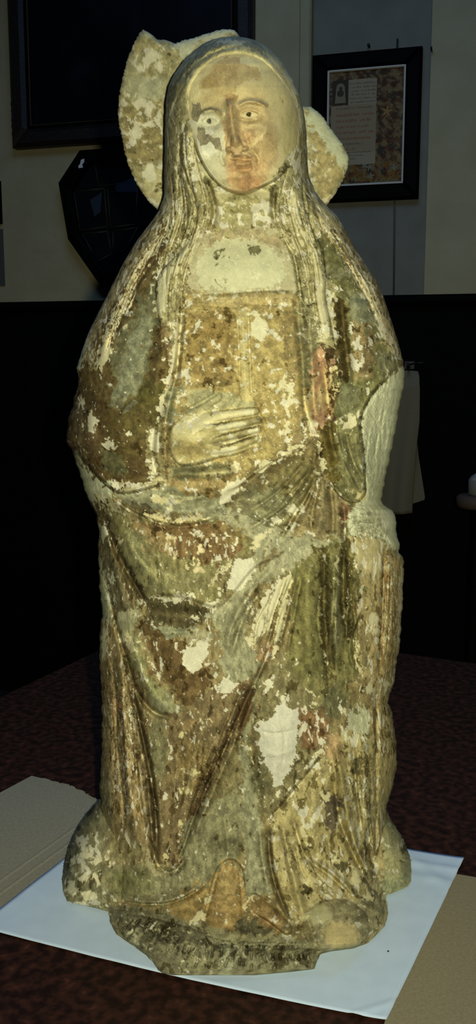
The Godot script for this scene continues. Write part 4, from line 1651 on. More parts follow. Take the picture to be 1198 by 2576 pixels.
	Z(0x958768, [499, 322, 520, 320, 534, 345, 552, 348, 560, 378, 540, 380, 530, 362, 508, 372, 496, 352], 0.0, 0.08)
	Z(0xDAD7B6, [508, 366, 530, 356, 538, 372, 552, 380, 530, 396, 512, 386], 0.0, 0.0)
	Z(0xD9D6B8, [512, 318, 528, 312, 542, 320, 534, 342, 518, 336], 0.0, 0.0)
	B(0x6E6C58, 526, 304, 8, 6, 1.0)
	Z(0x857B5C, [482, 262, 503, 258, 510, 282, 494, 308, 484, 296], 0.0, 0.1)
	B(0xB7B188, 540, 430, 40, 44, 0.7, 0.0, 0.06)
	B(0xA9A27A, 556, 462, 26, 16, 0.7)
	K(0x8E7E4E, [509, 279, 540, 274, 562, 290], 3.0, 0.8)


func paint_torso() -> void:
	# neck and chest
	Z(0xA0955F, [526, 440, 560, 472, 616, 494, 690, 452, 690, 560, 640, 586, 560, 586, 534, 560], 0.5, 0.2)
	B(0xD2C896, 560, 490, 30, 14, 0.9)
	B(0xD2C896, 660, 486, 36, 14, 0.9)
	Z(0xB2A880, [505, 590, 570, 580, 690, 570, 735, 620, 750, 730, 640, 736, 505, 742, 470, 720, 480, 650], 0.1, 0.04)
	Z(0xA6936A, [520, 590, 580, 578, 660, 580, 700, 590, 740, 640, 700, 620, 640, 600, 560, 604, 520, 622], 0.1, 0.02)
	Z(0xC3C096, [520, 625, 570, 600, 650, 605, 700, 640, 720, 690, 690, 722, 560, 730, 500, 720, 496, 670], 0.08, 0.02)
	for q in [[548, 640, 16, 9], [562, 630, 8, 6], [640, 628, 18, 13], [572, 642, 6, 5], [634, 640, 9, 8], [652, 618, 6, 6]]:
		B(0x77704C, q[0], q[1], q[2], q[3], 1.8, 0.0, 0.1)
	K(0x8C865C, [545, 700, 558, 722], 4, 0.9)
	K(0x9A946A, [565, 700, 572, 716], 3, 0.8)
	# hair
	for side in [[412, 262, 440, 258, 470, 300, 488, 390, 515, 450, 530, 520, 512, 590, 480, 640, 458, 740, 446, 880, 424, 960, 408, 850, 385, 760, 385, 690, 412, 600, 408, 400], [690, 440, 752, 360, 768, 330, 800, 490, 812, 600, 848, 700, 848, 900, 812, 900, 770, 800, 742, 680, 700, 590, 686, 520]]:
		Z(0x9C9160, side, 0.52, 0.3)
	B(0xB0A878, 448, 400, 34, 100, 0.6, 0.42, 0.26)
	K(0x7E7246, [466, 320, 455, 390, 472, 450, 492, 510, 490, 575], 4, 0.8, 0.1, 0.3)
	K(0x77693C, [440, 420, 456, 490, 462, 560, 440, 620, 402, 668], 4, 0.8, 0.1, 0.3)
	K(0x6E6136, [395, 700, 396, 770, 410, 850], 4, 0.9, 0.1, 0.3)
	K(0x85784A, [540, 510, 530, 470, 515, 440], 7, 0.8, 0.1, 0.2)
	K(0xC3BC90, [480, 600, 440, 660, 408, 716, 404, 790], 13, 0.9, 0.3, 0.06)
	K(0xCFC697, [497, 585, 470, 640, 440, 690], 8, 0.9, 0.3, 0.05)
	K(0x6E5A30, [478, 665, 462, 720, 458, 800], 3.5, 0.9, 0.1, 0.3)
	K(0xCEC59A, [452, 800, 446, 860, 436, 905, 424, 962], 6, 1.0, 0.05, 0.05)
	B(0x7E6038, 412, 870, 24, 70, 0.8, 0.2, 0.42)
	B(0x9A7A4E, 398, 905, 16, 34, 0.7)
	K(0xC9C092, [738, 470, 742, 550, 775, 610, 800, 680], 10, 0.9, 0.35, 0.1)
	K(0xC2B888, [790, 650, 805, 720, 806, 780], 14, 0.9, 0.4, 0.12)
	for q in [[812, 790, 16, 28], [820, 842, 12, 13], [742, 620, 22, 20]]:
		B(0xC8BF92, q[0], q[1], q[2], q[3], 1.4, 0.05, 0.0)
	K(0x857D4E, [745, 640, 756, 720, 778, 800, 800, 860], 9, 0.9, 0.1, 0.2)
	K(0x746A3C, [775, 480, 780, 560, 812, 625], 4, 0.8, 0.1, 0.3)
	B(0x7A7048, 688, 500, 8, 40, 0.9, 0.1, 0.2)
	# left shoulder
	Z(0x665228, [405, 520, 385, 555, 300, 640, 200, 880, 160, 1000, 150, 1120, 240, 1200, 290, 1240, 424, 1216, 412, 1100, 436, 970, 412, 860, 386, 760, 392, 690, 420, 600], 0.1, 0.22)
	Z(0x9A8757, [405, 530, 340, 600, 286, 690, 236, 800, 200, 900, 240, 930, 290, 800, 340, 690, 400, 610], 0.42, 0.34)
	K(0xD0C292, [372, 640, 340, 690, 324, 750, 300, 790], 13, 1.0, 0.25, 0.12)
	K(0xD8CB98, [300, 780, 276, 830, 268, 880, 246, 925], 11, 1.0, 0.05, 0.04)
	B(0xCCC396, 262, 895, 15, 30, 1.2, 0.0, 0.0, 0.5)
	K(0x5E4420, [405, 620, 372, 655, 346, 700], 7, 0.85, 0.15, 0.3)
	K(0x5A431E, [310, 740, 270, 800, 250, 860, 238, 920], 7, 0.9, 0.15, 0.2)
	K(0x6A5428, [350, 740, 318, 800, 292, 830], 5, 0.8, 0.2, 0.3)
	K(0xC4BD94, [226, 836, 205, 890, 194, 945], 6, 1.0, 0.3, 0.2)
	Z(0x6B6844, [398, 700, 392, 800, 376, 880, 366, 960, 330, 1010, 290, 960, 276, 900, 300, 840, 340, 780, 380, 720], 0.06, 0.12)
	Z(0x76775A, [380, 780, 372, 880, 352, 970, 320, 1000, 300, 1030, 276, 1020, 290, 960, 316, 890, 350, 810], 0.03, 0.02)
	Z(0x59501E, [372, 960, 412, 950, 412, 1050, 388, 1090, 330, 1110, 296, 1090, 306, 1020, 340, 1000], 0.06, 0.16)
	Z(0x54401C, [190, 980, 240, 990, 290, 1040, 300, 1090, 380, 1120, 360, 1200, 300, 1210, 230, 1180, 170, 1110, 175, 1040], 0.1, 0.36)
	B(0x6A5230, 225, 1110, 50, 60, 0.7, 0.14, 0.2)
	B(0x5A4A1E, 330, 1080, 80, 90, 0.7, 0.06, 0.2)
	B(0x5C4A24, 200, 1000, 40, 60, 0.6, 0.08, 0.2)
	B(0x685838, 200, 1060, 24, 60, 0.7, 0.2, 0.2)
	Z(0x5E5A36, [250, 1130, 300, 1140, 330, 1190, 300, 1200, 262, 1180], 0.04, 0.12)
	Z(0x8A7C4C, [366, 1080, 410, 1060, 416, 1210, 380, 1212, 368, 1150], 0.26, 0.24)
	for q in [[230, 1062, 11, 26], [390, 1112, 15, 28], [386, 1178, 11, 17], [407, 1022, 12, 26], [204, 1010, 7, 20], [270, 1118, 9, 7], [322, 1092, 5, 5], [280, 1120, 10, 6]]:
		B(CREAM, q[0], q[1], q[2], q[3], 1.6, 0.1, 0.0)
	K(0xB4A878, [280, 1210, 320, 1230, 370, 1222, 420, 1206], 12, 1.0, 0.42, 0.16)
	Z(0x8C8A68, [418, 960, 440, 960, 446, 1010, 430, 1060, 414, 1050], 0.15, 0.1)
	Z(0x8F916E, [440, 985, 470, 975, 480, 1010, 440, 1070, 428, 1060], 0.05, 0.0)
	K(0xD6CB9A, [450, 850, 444, 900, 420, 980, 408, 1030], 5, 0.9, 0.3, 0.1)
	# bodice
	Z(0xA08848, [464, 740, 745, 734, 752, 830, 764, 960, 745, 1080, 690, 1150, 600, 1215, 430, 1215, 440, 1000, 458, 880], 0.36, 0.2)
	Z(0xA8925A, [510, 746, 740, 738, 740, 768, 620, 764, 600, 772, 510, 768], 0.22, 0.1)
	Z(0x94783A, [470, 790, 590, 785, 596, 900, 590, 960, 500, 975, 466, 900], 0.26, 0.34)
	B(0x8A6C2C, 545, 835, 40, 40, 0.7, 0.06, 0.1)
	B(0x6F5A2A, 545, 965, 48, 14, 0.95, 0.06, 0.5)
	B(0x6F5422, 552, 912, 22, 14, 0.8, 0.1, 0.5)
	B(0x806828, 478, 870, 22, 24, 0.6, 0.1, 0.4)
	Z(0xA68E4C, [636, 880, 720, 860, 720, 960, 690, 1040, 650, 1000], 0.2, 0.14)
	Z(0x8A7440, [715, 780, 750, 780, 762, 930, 730, 960, 712, 900], 0.06, 0.2)
	B(0xD0CAA0, 651, 828, 22, 34, 1.6, 0.0, 0.0)
	B(0xCFC592, 612, 806, 16, 34, 1.0, 0.2, 0.05)
	Z(0xBBA868, [600, 780, 628, 780, 636, 1010, 608, 1012], 0.34, 0.2)
	B(0xCCC396, 714, 968, 16, 14, 1.8, 0.0, 0.0)
	K(0xCEC59A, [734, 960, 730, 1000, 722, 1050], 6, 1.0, 0.2, 0.1)
	B(0xCEC59A, 722, 1078, 8, 18, 1.6, 0.0, 0.0)
	Z(0x9C9466, [470, 980, 560, 985, 600, 1000, 640, 1010, 640, 1030, 520, 1034, 470, 1050], 0.16, 0.06)
	Z(0x8A6F30, [640, 1000, 662, 1010, 668, 1060, 656, 1070, 640, 1030], 0.05, 0.1)
	Z(0x9E8848, [664, 1000, 700, 1010, 712, 1080, 690, 1140, 640, 1170, 610, 1180, 650, 1110], 0.25, 0.15)
	# hand
	Z(0xAE9E62, [422, 1128, 426, 1085, 440, 1060, 470, 1040, 520, 1032, 600, 1024, 648, 1026, 656, 1045, 654, 1090, 640, 1118, 600, 1144, 550, 1152, 500, 1168, 448, 1168], 0.3, 0.06)
	Z(0xCFC592, [436, 1075, 470, 1048, 530, 1036, 600, 1030, 640, 1030, 640, 1042, 570, 1058, 540, 1075, 500, 1084, 460, 1090, 436, 1098], 0.35, 0.03)
	B(0xC4B77E, 480, 1098, 44, 14, 0.9, 0.1, 0.0)
	B(0xAD9554, 480, 1135, 50, 28, 0.8, 0.06, 0.06)
	for q in [[566, 1075, 22, 12], [602, 1068, 18, 9], [620, 1036, 16, 8], [588, 1108, 14, 11], [568, 1135, 32, 9], [636, 1086, 16, 8], [540, 1140, 12, 8], [648, 1104, 7, 9]]:
		B(0xCEC79C, q[0], q[1], q[2], q[3], 1.8, 0.0, 0.0, -0.2)
	for q in [[608, 1093, 14, 10], [636, 1060, 18, 8], [620, 1108, 18, 6], [548, 1118, 14, 5]]:
		B(0x98895A, q[0], q[1], q[2], q[3], 1.4, 0.0, 0.05, -0.2)
	for q in [[536, 1069, 556, 1065, 584, 1060], [534, 1101, 590, 1087, 650, 1071], [548, 1128, 595, 1113, 648, 1096]]:
		K(0x6C6138, q, 3.0, 0.85)  # narrow dark lines in the gaps between the fingers
	Z(0x7C7650, [425, 1170, 520, 1170, 600, 1160, 612, 1190, 560, 1204, 460, 1212, 425, 1206], 0.1, 0.14)
	B(0xDACF9F, 592, 1178, 12, 20, 1.4, 0.1, 0.0)
	B(0xB4A974, 550, 1186, 34, 14, 0.9, 0.3)
	# right mantle edge, red under-paint
	Z(0x8A8256, [752, 720, 790, 760, 800, 880, 800, 1080, 770, 1080, 752, 900], 0.2, 0.2)
	K(0xD0C594, [778, 990, 780, 1050, 796, 1110, 812, 1170], 7, 0.9, 0.4, 0.12)
	B(0xCCC498, 808, 1165, 9, 24, 1.6, 0.0, 0.0, -0.4)
	Z(0x5C4826, [800, 860, 850, 880, 860, 960, 850, 1060, 838, 1120, 860, 1180, 850, 1210, 810, 1150, 800, 1060], 0.14, 0.4)
	Z(0xBE9A62, [782, 930, 806, 900, 822, 930, 826, 1000, 812, 1080, 792, 1090, 778, 1020], 0.2, 0.08)
	Z(0xB07E56, [788, 890, 804, 874, 822, 884, 818, 920, 808, 960, 804, 1010, 794, 990, 796, 930], 0.1, 0.12)
	Z(0xAC7C58, [784, 1030, 812, 1026, 824, 1044, 812, 1070, 796, 1076], 0.1, 0.12)
	for q in [[832, 960, 7, 18], [838, 930, 8, 14], [772, 1024, 9, 18], [826, 1000, 8, 16], [846, 975, 6, 12]]:
		B(0xC8B67C, q[0], q[1], q[2], q[3], 1.4, 0.1, 0.0)
	Z(0x655418, [806, 1080, 842, 1060, 862, 1180, 900, 1240, 860, 1250, 822, 1200], 0.05, 0.16)
	# right sleeve
	Z(0x75703E, [805, 570, 870, 640, 940, 740, 975, 860, 1010, 920, 950, 975, 905, 1060, 918, 1240, 892, 1268, 850, 1240, 842, 1060, 848, 900, 846, 720], 0.14, 0.14)
	Z(0x6C6838, [790, 585, 830, 610, 876, 680, 900, 720, 860, 730, 822, 700], 0.03, 0.03)
	Z(0x7E7F5C, [876, 740, 930, 730, 945, 800, 930, 850, 890, 830], 0.04, 0.0)
	Z(0x56461A, [846, 740, 866, 760, 880, 880, 880, 970, 850, 950, 846, 850], 0.08, 0.2)
	B(0x8F8A60, 850, 690, 40, 12, 0.7)
	Z(0x8A7446, [880, 810, 930, 810, 945, 880, 930, 950, 890, 955], 0.46, 0.4)
	Z(0xB6A06A, [800, 520, 840, 560, 900, 640, 950, 730, 985, 820, 1005, 900, 985, 915, 955, 830, 915, 740, 860, 640, 796, 566], 0.56, 0.3)
	K(0x8B7240, [850, 555, 905, 640, 950, 715, 990, 810, 1008, 890], 10, 0.85, 0.25, 0.3)
	B(0x6F6B48, 870, 582, 14, 30, 0.8, 0.1, 0.2)
	Z(0x7A7752, [950, 880, 990, 890, 1000, 925, 960, 950], 0.1, 0.1)
	Z(0x7A7950, [850, 975, 880, 960, 905, 975, 908, 1010, 888, 1050, 862, 1050, 848, 1020], 0.06, 0.06)
	for q in [[884, 1060, 13, 18], [866, 1070, 9, 14], [916, 650, 10, 10], [920, 742, 10, 12], [900, 1040, 6, 12]]:
		B(0xCAC196, q[0], q[1], q[2], q[3], 1.6, 0.1, 0.0)
	Z(0x7C7648, [845, 1080, 900, 1080, 920, 1200, 918, 1250, 890, 1266, 858, 1200], 0.08, 0.12)
	B(0xC0AE74, 908, 1248, 14, 14, 1.2, 0.2, 0.0)
	# broken stone
	Z(PALE, [1040, 905, 1000, 935, 952, 978, 922, 1022, 908, 1064, 914, 1112, 921, 1190, 921, 1250, 896, 1270, 876, 1300, 870, 1345, 960, 1350, 1010, 1400, 1040, 1380, 1040, 1270, 985, 1262], 0.0, 0.0, 1.0, 3.2)
	B(0xB0B28C, 940, 1180, 30, 100, 0.7)
	B(CEMENT, 940, 1320, 60, 40, 0.8)
	B(0xD0D0AE, 985, 1310, 30, 30, 0.8)
	# stone wedge under the left elbow
	Z(0xB2B490, [160, 1118, 182, 1140, 240, 1200, 292, 1244, 270, 1262, 232, 1262, 150, 1250], 0.06, 0.02, 1.0, 2.0)
	B(0x8E9070, 196, 1150, 14, 20, 0.8)


func paint_skirt() -> void:
	# waist
	Z(0x9A8048, [420, 1206, 560, 1200, 620, 1180, 600, 1220, 560, 1240, 470, 1240, 420, 1230], 0.2, 0.25)
	Z(0x8E8C6A, [290, 1244, 420, 1222, 470, 1240, 560, 1256, 600, 1300, 560, 1310, 500, 1290, 420, 1290, 330, 1275], 0.12, 0.08)
	Z(0x7C6A3C, [620, 1180, 740, 1120, 800, 1090, 800, 1180, 760, 1260, 700, 1330, 620, 1340, 560, 1300], 0.16, 0.22)
	Z(0x75693A, [640, 1230, 780, 1140, 800, 1200, 720, 1330, 640, 1330], 0.14, 0.24)
	B(0x7A7A58, 660, 1270, 90, 60, 0.6)
	Z(CREAM, [548, 1278, 570, 1215, 622, 1200, 610, 1222, 592, 1236, 580, 1262], 0.0, 0.0)
	K(0xCCC598, [640, 1190, 662, 1176, 690, 1158], 8, 1.0)
	K(0xD2C796, [700, 1150, 735, 1132, 770, 1120], 7, 0.9, 0.4, 0.1)
	Z(CEMENT, [540, 1300, 600, 1290, 640, 1310, 720, 1330, 700, 1370, 640, 1370, 560, 1320], 0.03, 0.03)
	for q in [[738, 1282, 13, 16], [760, 1282, 6, 12], [694, 1310, 12, 9], [735, 1326, 9, 8], [788, 1240, 5, 14]]:
		B(CREAM, q[0], q[1], q[2], q[3], 1.7, 0.0, 0.0, -0.5)
	K(0x5A5034, [330, 1262, 362, 1285, 392, 1306], 13, 0.85, 0.06, 0.3)
	K(0xD4C999, [365, 1290, 390, 1308, 425, 1312], 4.5, 1.0)
	K(0xD4C999, [436, 1312, 480, 1304, 525, 1300], 5.5, 1.0)
	B(0xCCC396, 400, 1302, 6, 12, 1.5, 0.0, 0.0, 0.5)
	K(0xC9BD88, [384, 1250, 430, 1260, 470, 1258], 7, 0.9, 0.45, 0.1)
	Z(0xB8AC7C, [232, 1236, 270, 1244, 300, 1272, 330, 1300, 340, 1320, 310, 1310, 270, 1280], 0.4, 0.14)
	# apron
	Z(0x827844, [240, 1268, 300, 1290, 360, 1310, 450, 1320, 540, 1306, 660, 1370, 700, 1400, 600, 1480, 540, 1520, 440, 1502, 350, 1500, 290, 1420], 0.1, 0.14)
	Z(0x79592E, [350, 1318, 450, 1322, 560, 1312, 620, 1350, 600, 1400, 520, 1420, 430, 1400, 370, 1370], 0.3, 0.34)
	Z(0xA0804C, [330, 1300, 380, 1330, 440, 1345, 440, 1400, 400, 1380, 350, 1350], 0.46, 0.2)
	B(0x868254, 330, 1400, 60, 80, 0.8, 0.06, 0.06, 0.4)
	B(0x8D8656, 440, 1462, 110, 34, 0.8, 0.06, 0.08)
	B(0x857038, 590, 1345, 40, 30, 0.7, 0.4, 0.2)
	for q in [[500, 1434, 14, 13], [505, 1384, 8, 9], [430, 1355, 10, 9], [440, 1395, 9, 14], [302, 1357, 7, 6], [470, 1424, 8, 6]]:
		B(0xD6C795, q[0], q[1], q[2], q[3], 1.5, 0.1, 0.0)
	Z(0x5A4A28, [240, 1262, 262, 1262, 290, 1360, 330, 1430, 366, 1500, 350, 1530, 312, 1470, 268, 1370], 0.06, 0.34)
	Z(0x6E6442, [244, 1320, 268, 1360, 310, 1470, 350, 1560, 330, 1590, 290, 1540, 262, 1440], 0.14, 0.2)
	B(0xC6C6A4, 260, 1340, 10, 20, 1.8, 0.0, 0.0, -0.3)
	B(0xC6C6A4, 282, 1452, 7, 15, 1.8, 0.0, 0.0)
	Z(0xAEAE88, [236, 1390, 254, 1400, 278, 1500, 280, 1570, 244, 1580, 240, 1460], 0.3, 0.1)
	B(0xA0A080, 262, 1530, 18, 50, 0.8)
	Z(0x9C9872, [292, 1540, 352, 1530, 340, 1580, 310, 1600, 296, 1580], 0.05, 0.04)
	# dark band and repairs below it
	Z(0x5E5230, [362, 1508, 410, 1500, 470, 1512, 530, 1532, 510, 1570, 440, 1578, 370, 1570], 0.05, 0.28)
	Z(0x90906E, [348, 1578, 440, 1578, 500, 1578, 490, 1596, 420, 1604, 370, 1600], 0.05, 0.04)
	K(CREAM, [392, 1500, 430, 1508, 452, 1512], 4, 0.8, 0.3)
	B(CREAM, 445, 1506, 12, 15, 1.8, 0.0, 0.0)
	K(CREAM, [452, 1494, 480, 1500, 490, 1508], 4, 1.0)
	for q in [[530, 1520, 18, 8], [530, 1546, 20, 8], [490, 1558, 10, 8], [485, 1505, 6, 6], [550, 1500, 6, 8]]:
		B(CREAM, q[0], q[1], q[2], q[3], 1.7, 0.0, 0.0, -0.3)
	Z(0x7A6C40, [540, 1440, 590, 1400, 640, 1380, 620, 1470, 570, 1500, 545, 1480], 0.12, 0.2)
	Z(0xCEC9A8, [572, 1484, 584, 1420, 608, 1406, 640, 1404, 650, 1420, 636, 1446, 616, 1480, 590, 1494], 0.0, 0.0)
	K(0xC9BE8E, [528, 1478, 552, 1440, 584, 1408], 5, 0.9, 0.4)
	Z(0xC8BE90, [632, 1370, 650, 1340, 676, 1330, 672, 1350, 654, 1372, 640, 1390], 0.3, 0.06)
	Z(CEMENT, [640, 1380, 720, 1340, 800, 1350, 880, 1340, 890, 1356, 800, 1384, 740, 1430, 690, 1460, 650, 1470, 600, 1520, 540, 1560, 520, 1545, 580, 1500, 640, 1450], 0.04, 0.04)
	K(0x7A6A42, [704, 1380, 670, 1410, 650, 1440], 9, 0.9, 0.1, 0.2)
	Z(0x908C68, [540, 1560, 600, 1520, 640, 1500, 620, 1580, 600, 1640, 560, 1660, 556, 1600], 0.1, 0.08)
	Z(0xCEC7A0, [640, 1560, 662, 1504, 700, 1466, 716, 1462, 700, 1510, 690, 1550, 662, 1602, 636, 1590], 0.0, 0.0)
	K(0xCCC598, [730, 1440, 716, 1500, 706, 1560, 696, 1610], 9, 1.0, 0.1, 0.04)
	K(0xD0C590, [752, 1440, 742, 1500, 736, 1540], 6, 0.9, 0.45, 0.1)
	Z(0xCAC196, [612, 1640, 620, 1604, 640, 1602, 634, 1650, 616, 1656], 0.05, 0.0)
	B(0xD6CA98, 690, 1650, 10, 34, 1.5, 0.2, 0.0)
	Z(0x96724A, [652, 1630, 690, 1610, 680, 1660, 656, 1670], 0.3, 0.2)
	# lower skirt
	Z(0x8A7448, [250, 1560, 300, 1590, 340, 1700, 400, 1900, 400, 2160, 260, 2160, 246, 1900], 0.24, 0.36)
	Z(0x9A7F50, [270, 1700, 320, 1740, 370, 1950, 360, 2070, 300, 2060, 280, 1900], 0.38, 0.4)
	B(0xB3824A, 296, 1780, 14, 40, 0.8)
	B(0x7E7A56, 266, 2040, 18, 110, 0.7, 0.1, 0.3)
	B(0xCFCBA2, 262, 1620, 9, 46, 1.2, 0.3, 0.0)
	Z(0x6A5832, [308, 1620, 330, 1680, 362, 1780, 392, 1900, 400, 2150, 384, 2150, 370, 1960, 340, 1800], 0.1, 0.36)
	Z(0x8D8A58, [318, 1580, 350, 1600, 370, 1690, 420, 1740, 460, 1790, 440, 1802, 390, 1780, 340, 1690], 0.14, 0.1)
	B(0xA3A078, 415, 1778, 40, 22, 0.8, 0.1, 0.04, 0.5)
	K(0xCFC494, [318, 1590, 326, 1620, 340, 1640], 6, 1.0, 0.3)
	Z(0x6A5028, [350, 1560, 420, 1600, 470, 1620, 540, 1700, 520, 1740, 470, 1780, 400, 1700], 0.16, 0.42)
	Z(0x7C6640, [400, 1800, 470, 1780, 560, 1720, 640, 1700, 560, 1880, 500, 2020, 440, 2170, 400, 2150, 390, 1950], 0.2, 0.36)
	B(0x94783F, 490, 1930, 50, 80, 0.8, 0.22, 0.24)
	B(0x77744E, 400, 1880, 24, 100, 0.8, 0.06, 0.3)
	for q in [[480, 1945, 20, 8], [462, 1988, 14, 10], [458, 1846, 8, 8], [508, 1812, 6, 6], [460, 2072, 16, 7], [415, 2156, 7, 8], [404, 2180, 12, 5], [478, 1820, 22, 16]]:
		B(0xCFC28C if q[2] != 22 else 0x9A7C4A, q[0], q[1], q[2], q[3], 1.5, 0.15, 0.05)
	Z(0xCEC9A8, [458, 1680, 466, 1626, 486, 1630, 500, 1612, 528, 1612, 520, 1650, 496, 1690, 480, 1694], 0.02, 0.0)
	B(0x9C9874, 500, 1600, 46, 20, 0.8, 0.2, 0.06)
	Z(0xCEC9A8, [548, 1752, 560, 1710, 580, 1690, 602, 1696, 606, 1716, 580, 1740, 560, 1746], 0.0, 0.0)
	Z(0x94906C, [600, 1580, 640, 1640, 650, 1690, 600, 1720, 560, 1690, 548, 1660, 580, 1620], 0.1, 0.06)
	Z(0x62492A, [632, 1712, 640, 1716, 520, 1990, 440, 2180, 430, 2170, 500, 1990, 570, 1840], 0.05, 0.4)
	K(0xA88E5E, [648, 1714, 600, 1816, 560, 1906, 530, 1970], 4.5, 0.9, 0.4, 0.2)
	Z(0x7C6E44, [600, 1830, 640, 1720, 650, 1900, 640, 2040, 600, 2160, 500, 2160, 480, 2120, 540, 1980], 0.14, 0.34)
	Z(0x6C4E2A, [600, 1800, 640, 1720, 646, 1760, 620, 1840, 596, 1860], 0.14, 0.4)
	Z(0x86805A, [470, 2060, 600, 1980, 612, 2100, 590, 2160, 520, 2220, 440, 2260, 380, 2270, 280, 2262, 262, 2180, 380, 2180, 440, 2200], 0.1, 0.24)
	B(0x7C7846, 330, 2222, 70, 40, 0.8, 0.05, 0.1)
	B(0x9A8F60, 310, 2140, 60, 34, 0.6, 0.42, 0.2)
	K(0xB8AC7A, [368, 2130, 382, 2184, 410, 2200, 444, 2196], 7, 0.8, 0.3, 0.1)
	B(0x615C3E, 570, 2130, 50, 26, 0.8, 0.04, 0.3)
	Z(0x8E8B68, [600, 1860, 622, 1880, 640, 1960, 650, 2050, 664, 2090, 680, 2240, 660, 2250, 620, 2180, 612, 2080, 608, 1960], 0.08, 0.06)
	Z(0x847F5A, [640, 1700, 652, 1700, 648, 1780, 620, 1870, 600, 1880, 604, 1850, 640, 1780], 0.06, 0.04)
	# knee with its great bare patch
	Z(0x7C7046, [640, 1720, 700, 1640, 790, 1700, 830, 1780, 830, 1880, 760, 1960, 700, 2030, 656, 2060, 636, 1960, 648, 1860], 0.22, 0.34)
	B(0x66613E, 655, 1960, 22, 60, 0.8, 0.04, 0.2)
	Z(0xCAC6AC, [649, 1808, 656, 1812, 668, 1818, 690, 1796, 706, 1770, 714, 1764, 722, 1774, 748, 1784, 750, 1860, 748, 1892, 738, 1922, 716, 1950, 712, 1972, 690, 1976, 682, 1950, 664, 1920, 652, 1886, 656, 1860], 0.0, 0.0, 1.0, 1.6)
	K(0xCEC9A6, [714, 1770, 716, 1752, 716, 1744], 4, 1.0)
	Z(0xCEC9A6, [664, 1752, 670, 1712, 680, 1708, 684, 1724, 676, 1744], 0.0, 0.0)
	Z(0xC9C096, [770, 1720, 796, 1700, 814, 1730, 816, 1752, 790, 1754, 772, 1740], 0.1, 0.0)
	Z(0x86603A, [756, 1780, 820, 1780, 830, 1860, 780, 1890, 756, 1870], 0.46, 0.42)
	K(0xCEC79C, [788, 1900, 800, 1896, 812, 1888], 5, 1.0)
	K(0xCEC79C, [742, 1978, 752, 1970, 760, 1960], 5, 1.0)
	# straight folds at the right
	Z(0x77703C, [740, 1430, 800, 1380, 880, 1356, 900, 1360, 912, 1560, 900, 1700, 850, 1800, 800, 1760, 720, 1680], 0.08, 0.18)
	Z(0x80783E, [752, 1440, 802, 1392, 804, 1560, 790, 1680, 740, 1620], 0.06, 0.12)
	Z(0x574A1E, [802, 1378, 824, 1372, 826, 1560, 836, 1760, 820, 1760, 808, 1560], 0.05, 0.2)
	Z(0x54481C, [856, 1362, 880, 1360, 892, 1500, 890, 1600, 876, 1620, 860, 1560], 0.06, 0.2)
	B(0x7A7654, 846, 1550, 16, 100, 0.7)
	for q in [[846, 1420, 5, 16], [850, 1460, 3, 10], [896, 1432, 4, 6]]:
		B(0xCFC594, q[0], q[1], q[2], q[3], 1.5)
	B(0xA86A40, 900, 1536, 7, 24, 0.9)
	B(0x5E5C3C, 840, 1770, 40, 50, 0.8, 0.1, 0.2)
	Z(0x85744A, [815, 1200, 868, 1260, 880, 1345, 810, 1360, 790, 1340], 0.1, 0.24)
	B(0x84523A, 866, 1290, 10, 36, 0.8)
	# side panel
	Z(0xA38E58, [880, 1352, 960, 1352, 1000, 1395, 1030, 1400, 1030, 1760, 1000, 1800, 1012, 1900, 1000, 1990, 972, 2040, 972, 2190, 940, 2200, 944, 1760, 905, 1690, 898, 1560, 908, 1460], 0.34, 0.34)
	B(0xBFB07A, 930, 1400, 44, 60, 0.8, 0.5, 0.16)
	Z(0x9A8450, [968, 1380, 1004, 1400, 1030, 1420, 1022, 1640, 990, 1740, 956, 1720, 966, 1560], 0.2, 0.16)
	K(0x86602E, [972, 1400, 970, 1500, 962, 1600, 956, 1710], 5, 0.8, 0.1, 0.3)
	K(0xC9BB8A, [1012, 1420, 1010, 1520, 1004, 1620, 988, 1740], 5, 0.9, 0.5, 0.1)
	for q in [[940, 1558, 14, 14], [945, 1584, 8, 9], [930, 1735, 14, 14], [940, 1742, 7, 8], [975, 1722, 9, 9]]:
		B(0xCAC196, q[0], q[1], q[2], q[3], 1.8, 0.0, 0.0)
	K(0xC9BE8C, [890, 1606, 900, 1660, 908, 1690], 3, 1.0)
	Z(0xB0B08A, [874, 1790, 900, 1770, 930, 1800, 924, 1850, 900, 1860, 880, 1850], 0.3, 0.06, 1.0, 2.0)
	K(0xC0BC98, [884, 1780, 878, 1820, 886, 1850], 6, 0.9)
	B(0x6A5A30, 974, 1792, 12, 14, 0.9, 0.1, 0.5)
	K(0x66501E, [968, 1830, 974, 1850, 988, 1846], 5, 0.9)
	B(0x7C6430, 968, 1890, 18, 18, 0.8)
	Z(0xA8935A, [948, 1940, 998, 1900, 998, 1970, 975, 2030, 950, 2050], 0.2, 0.16)


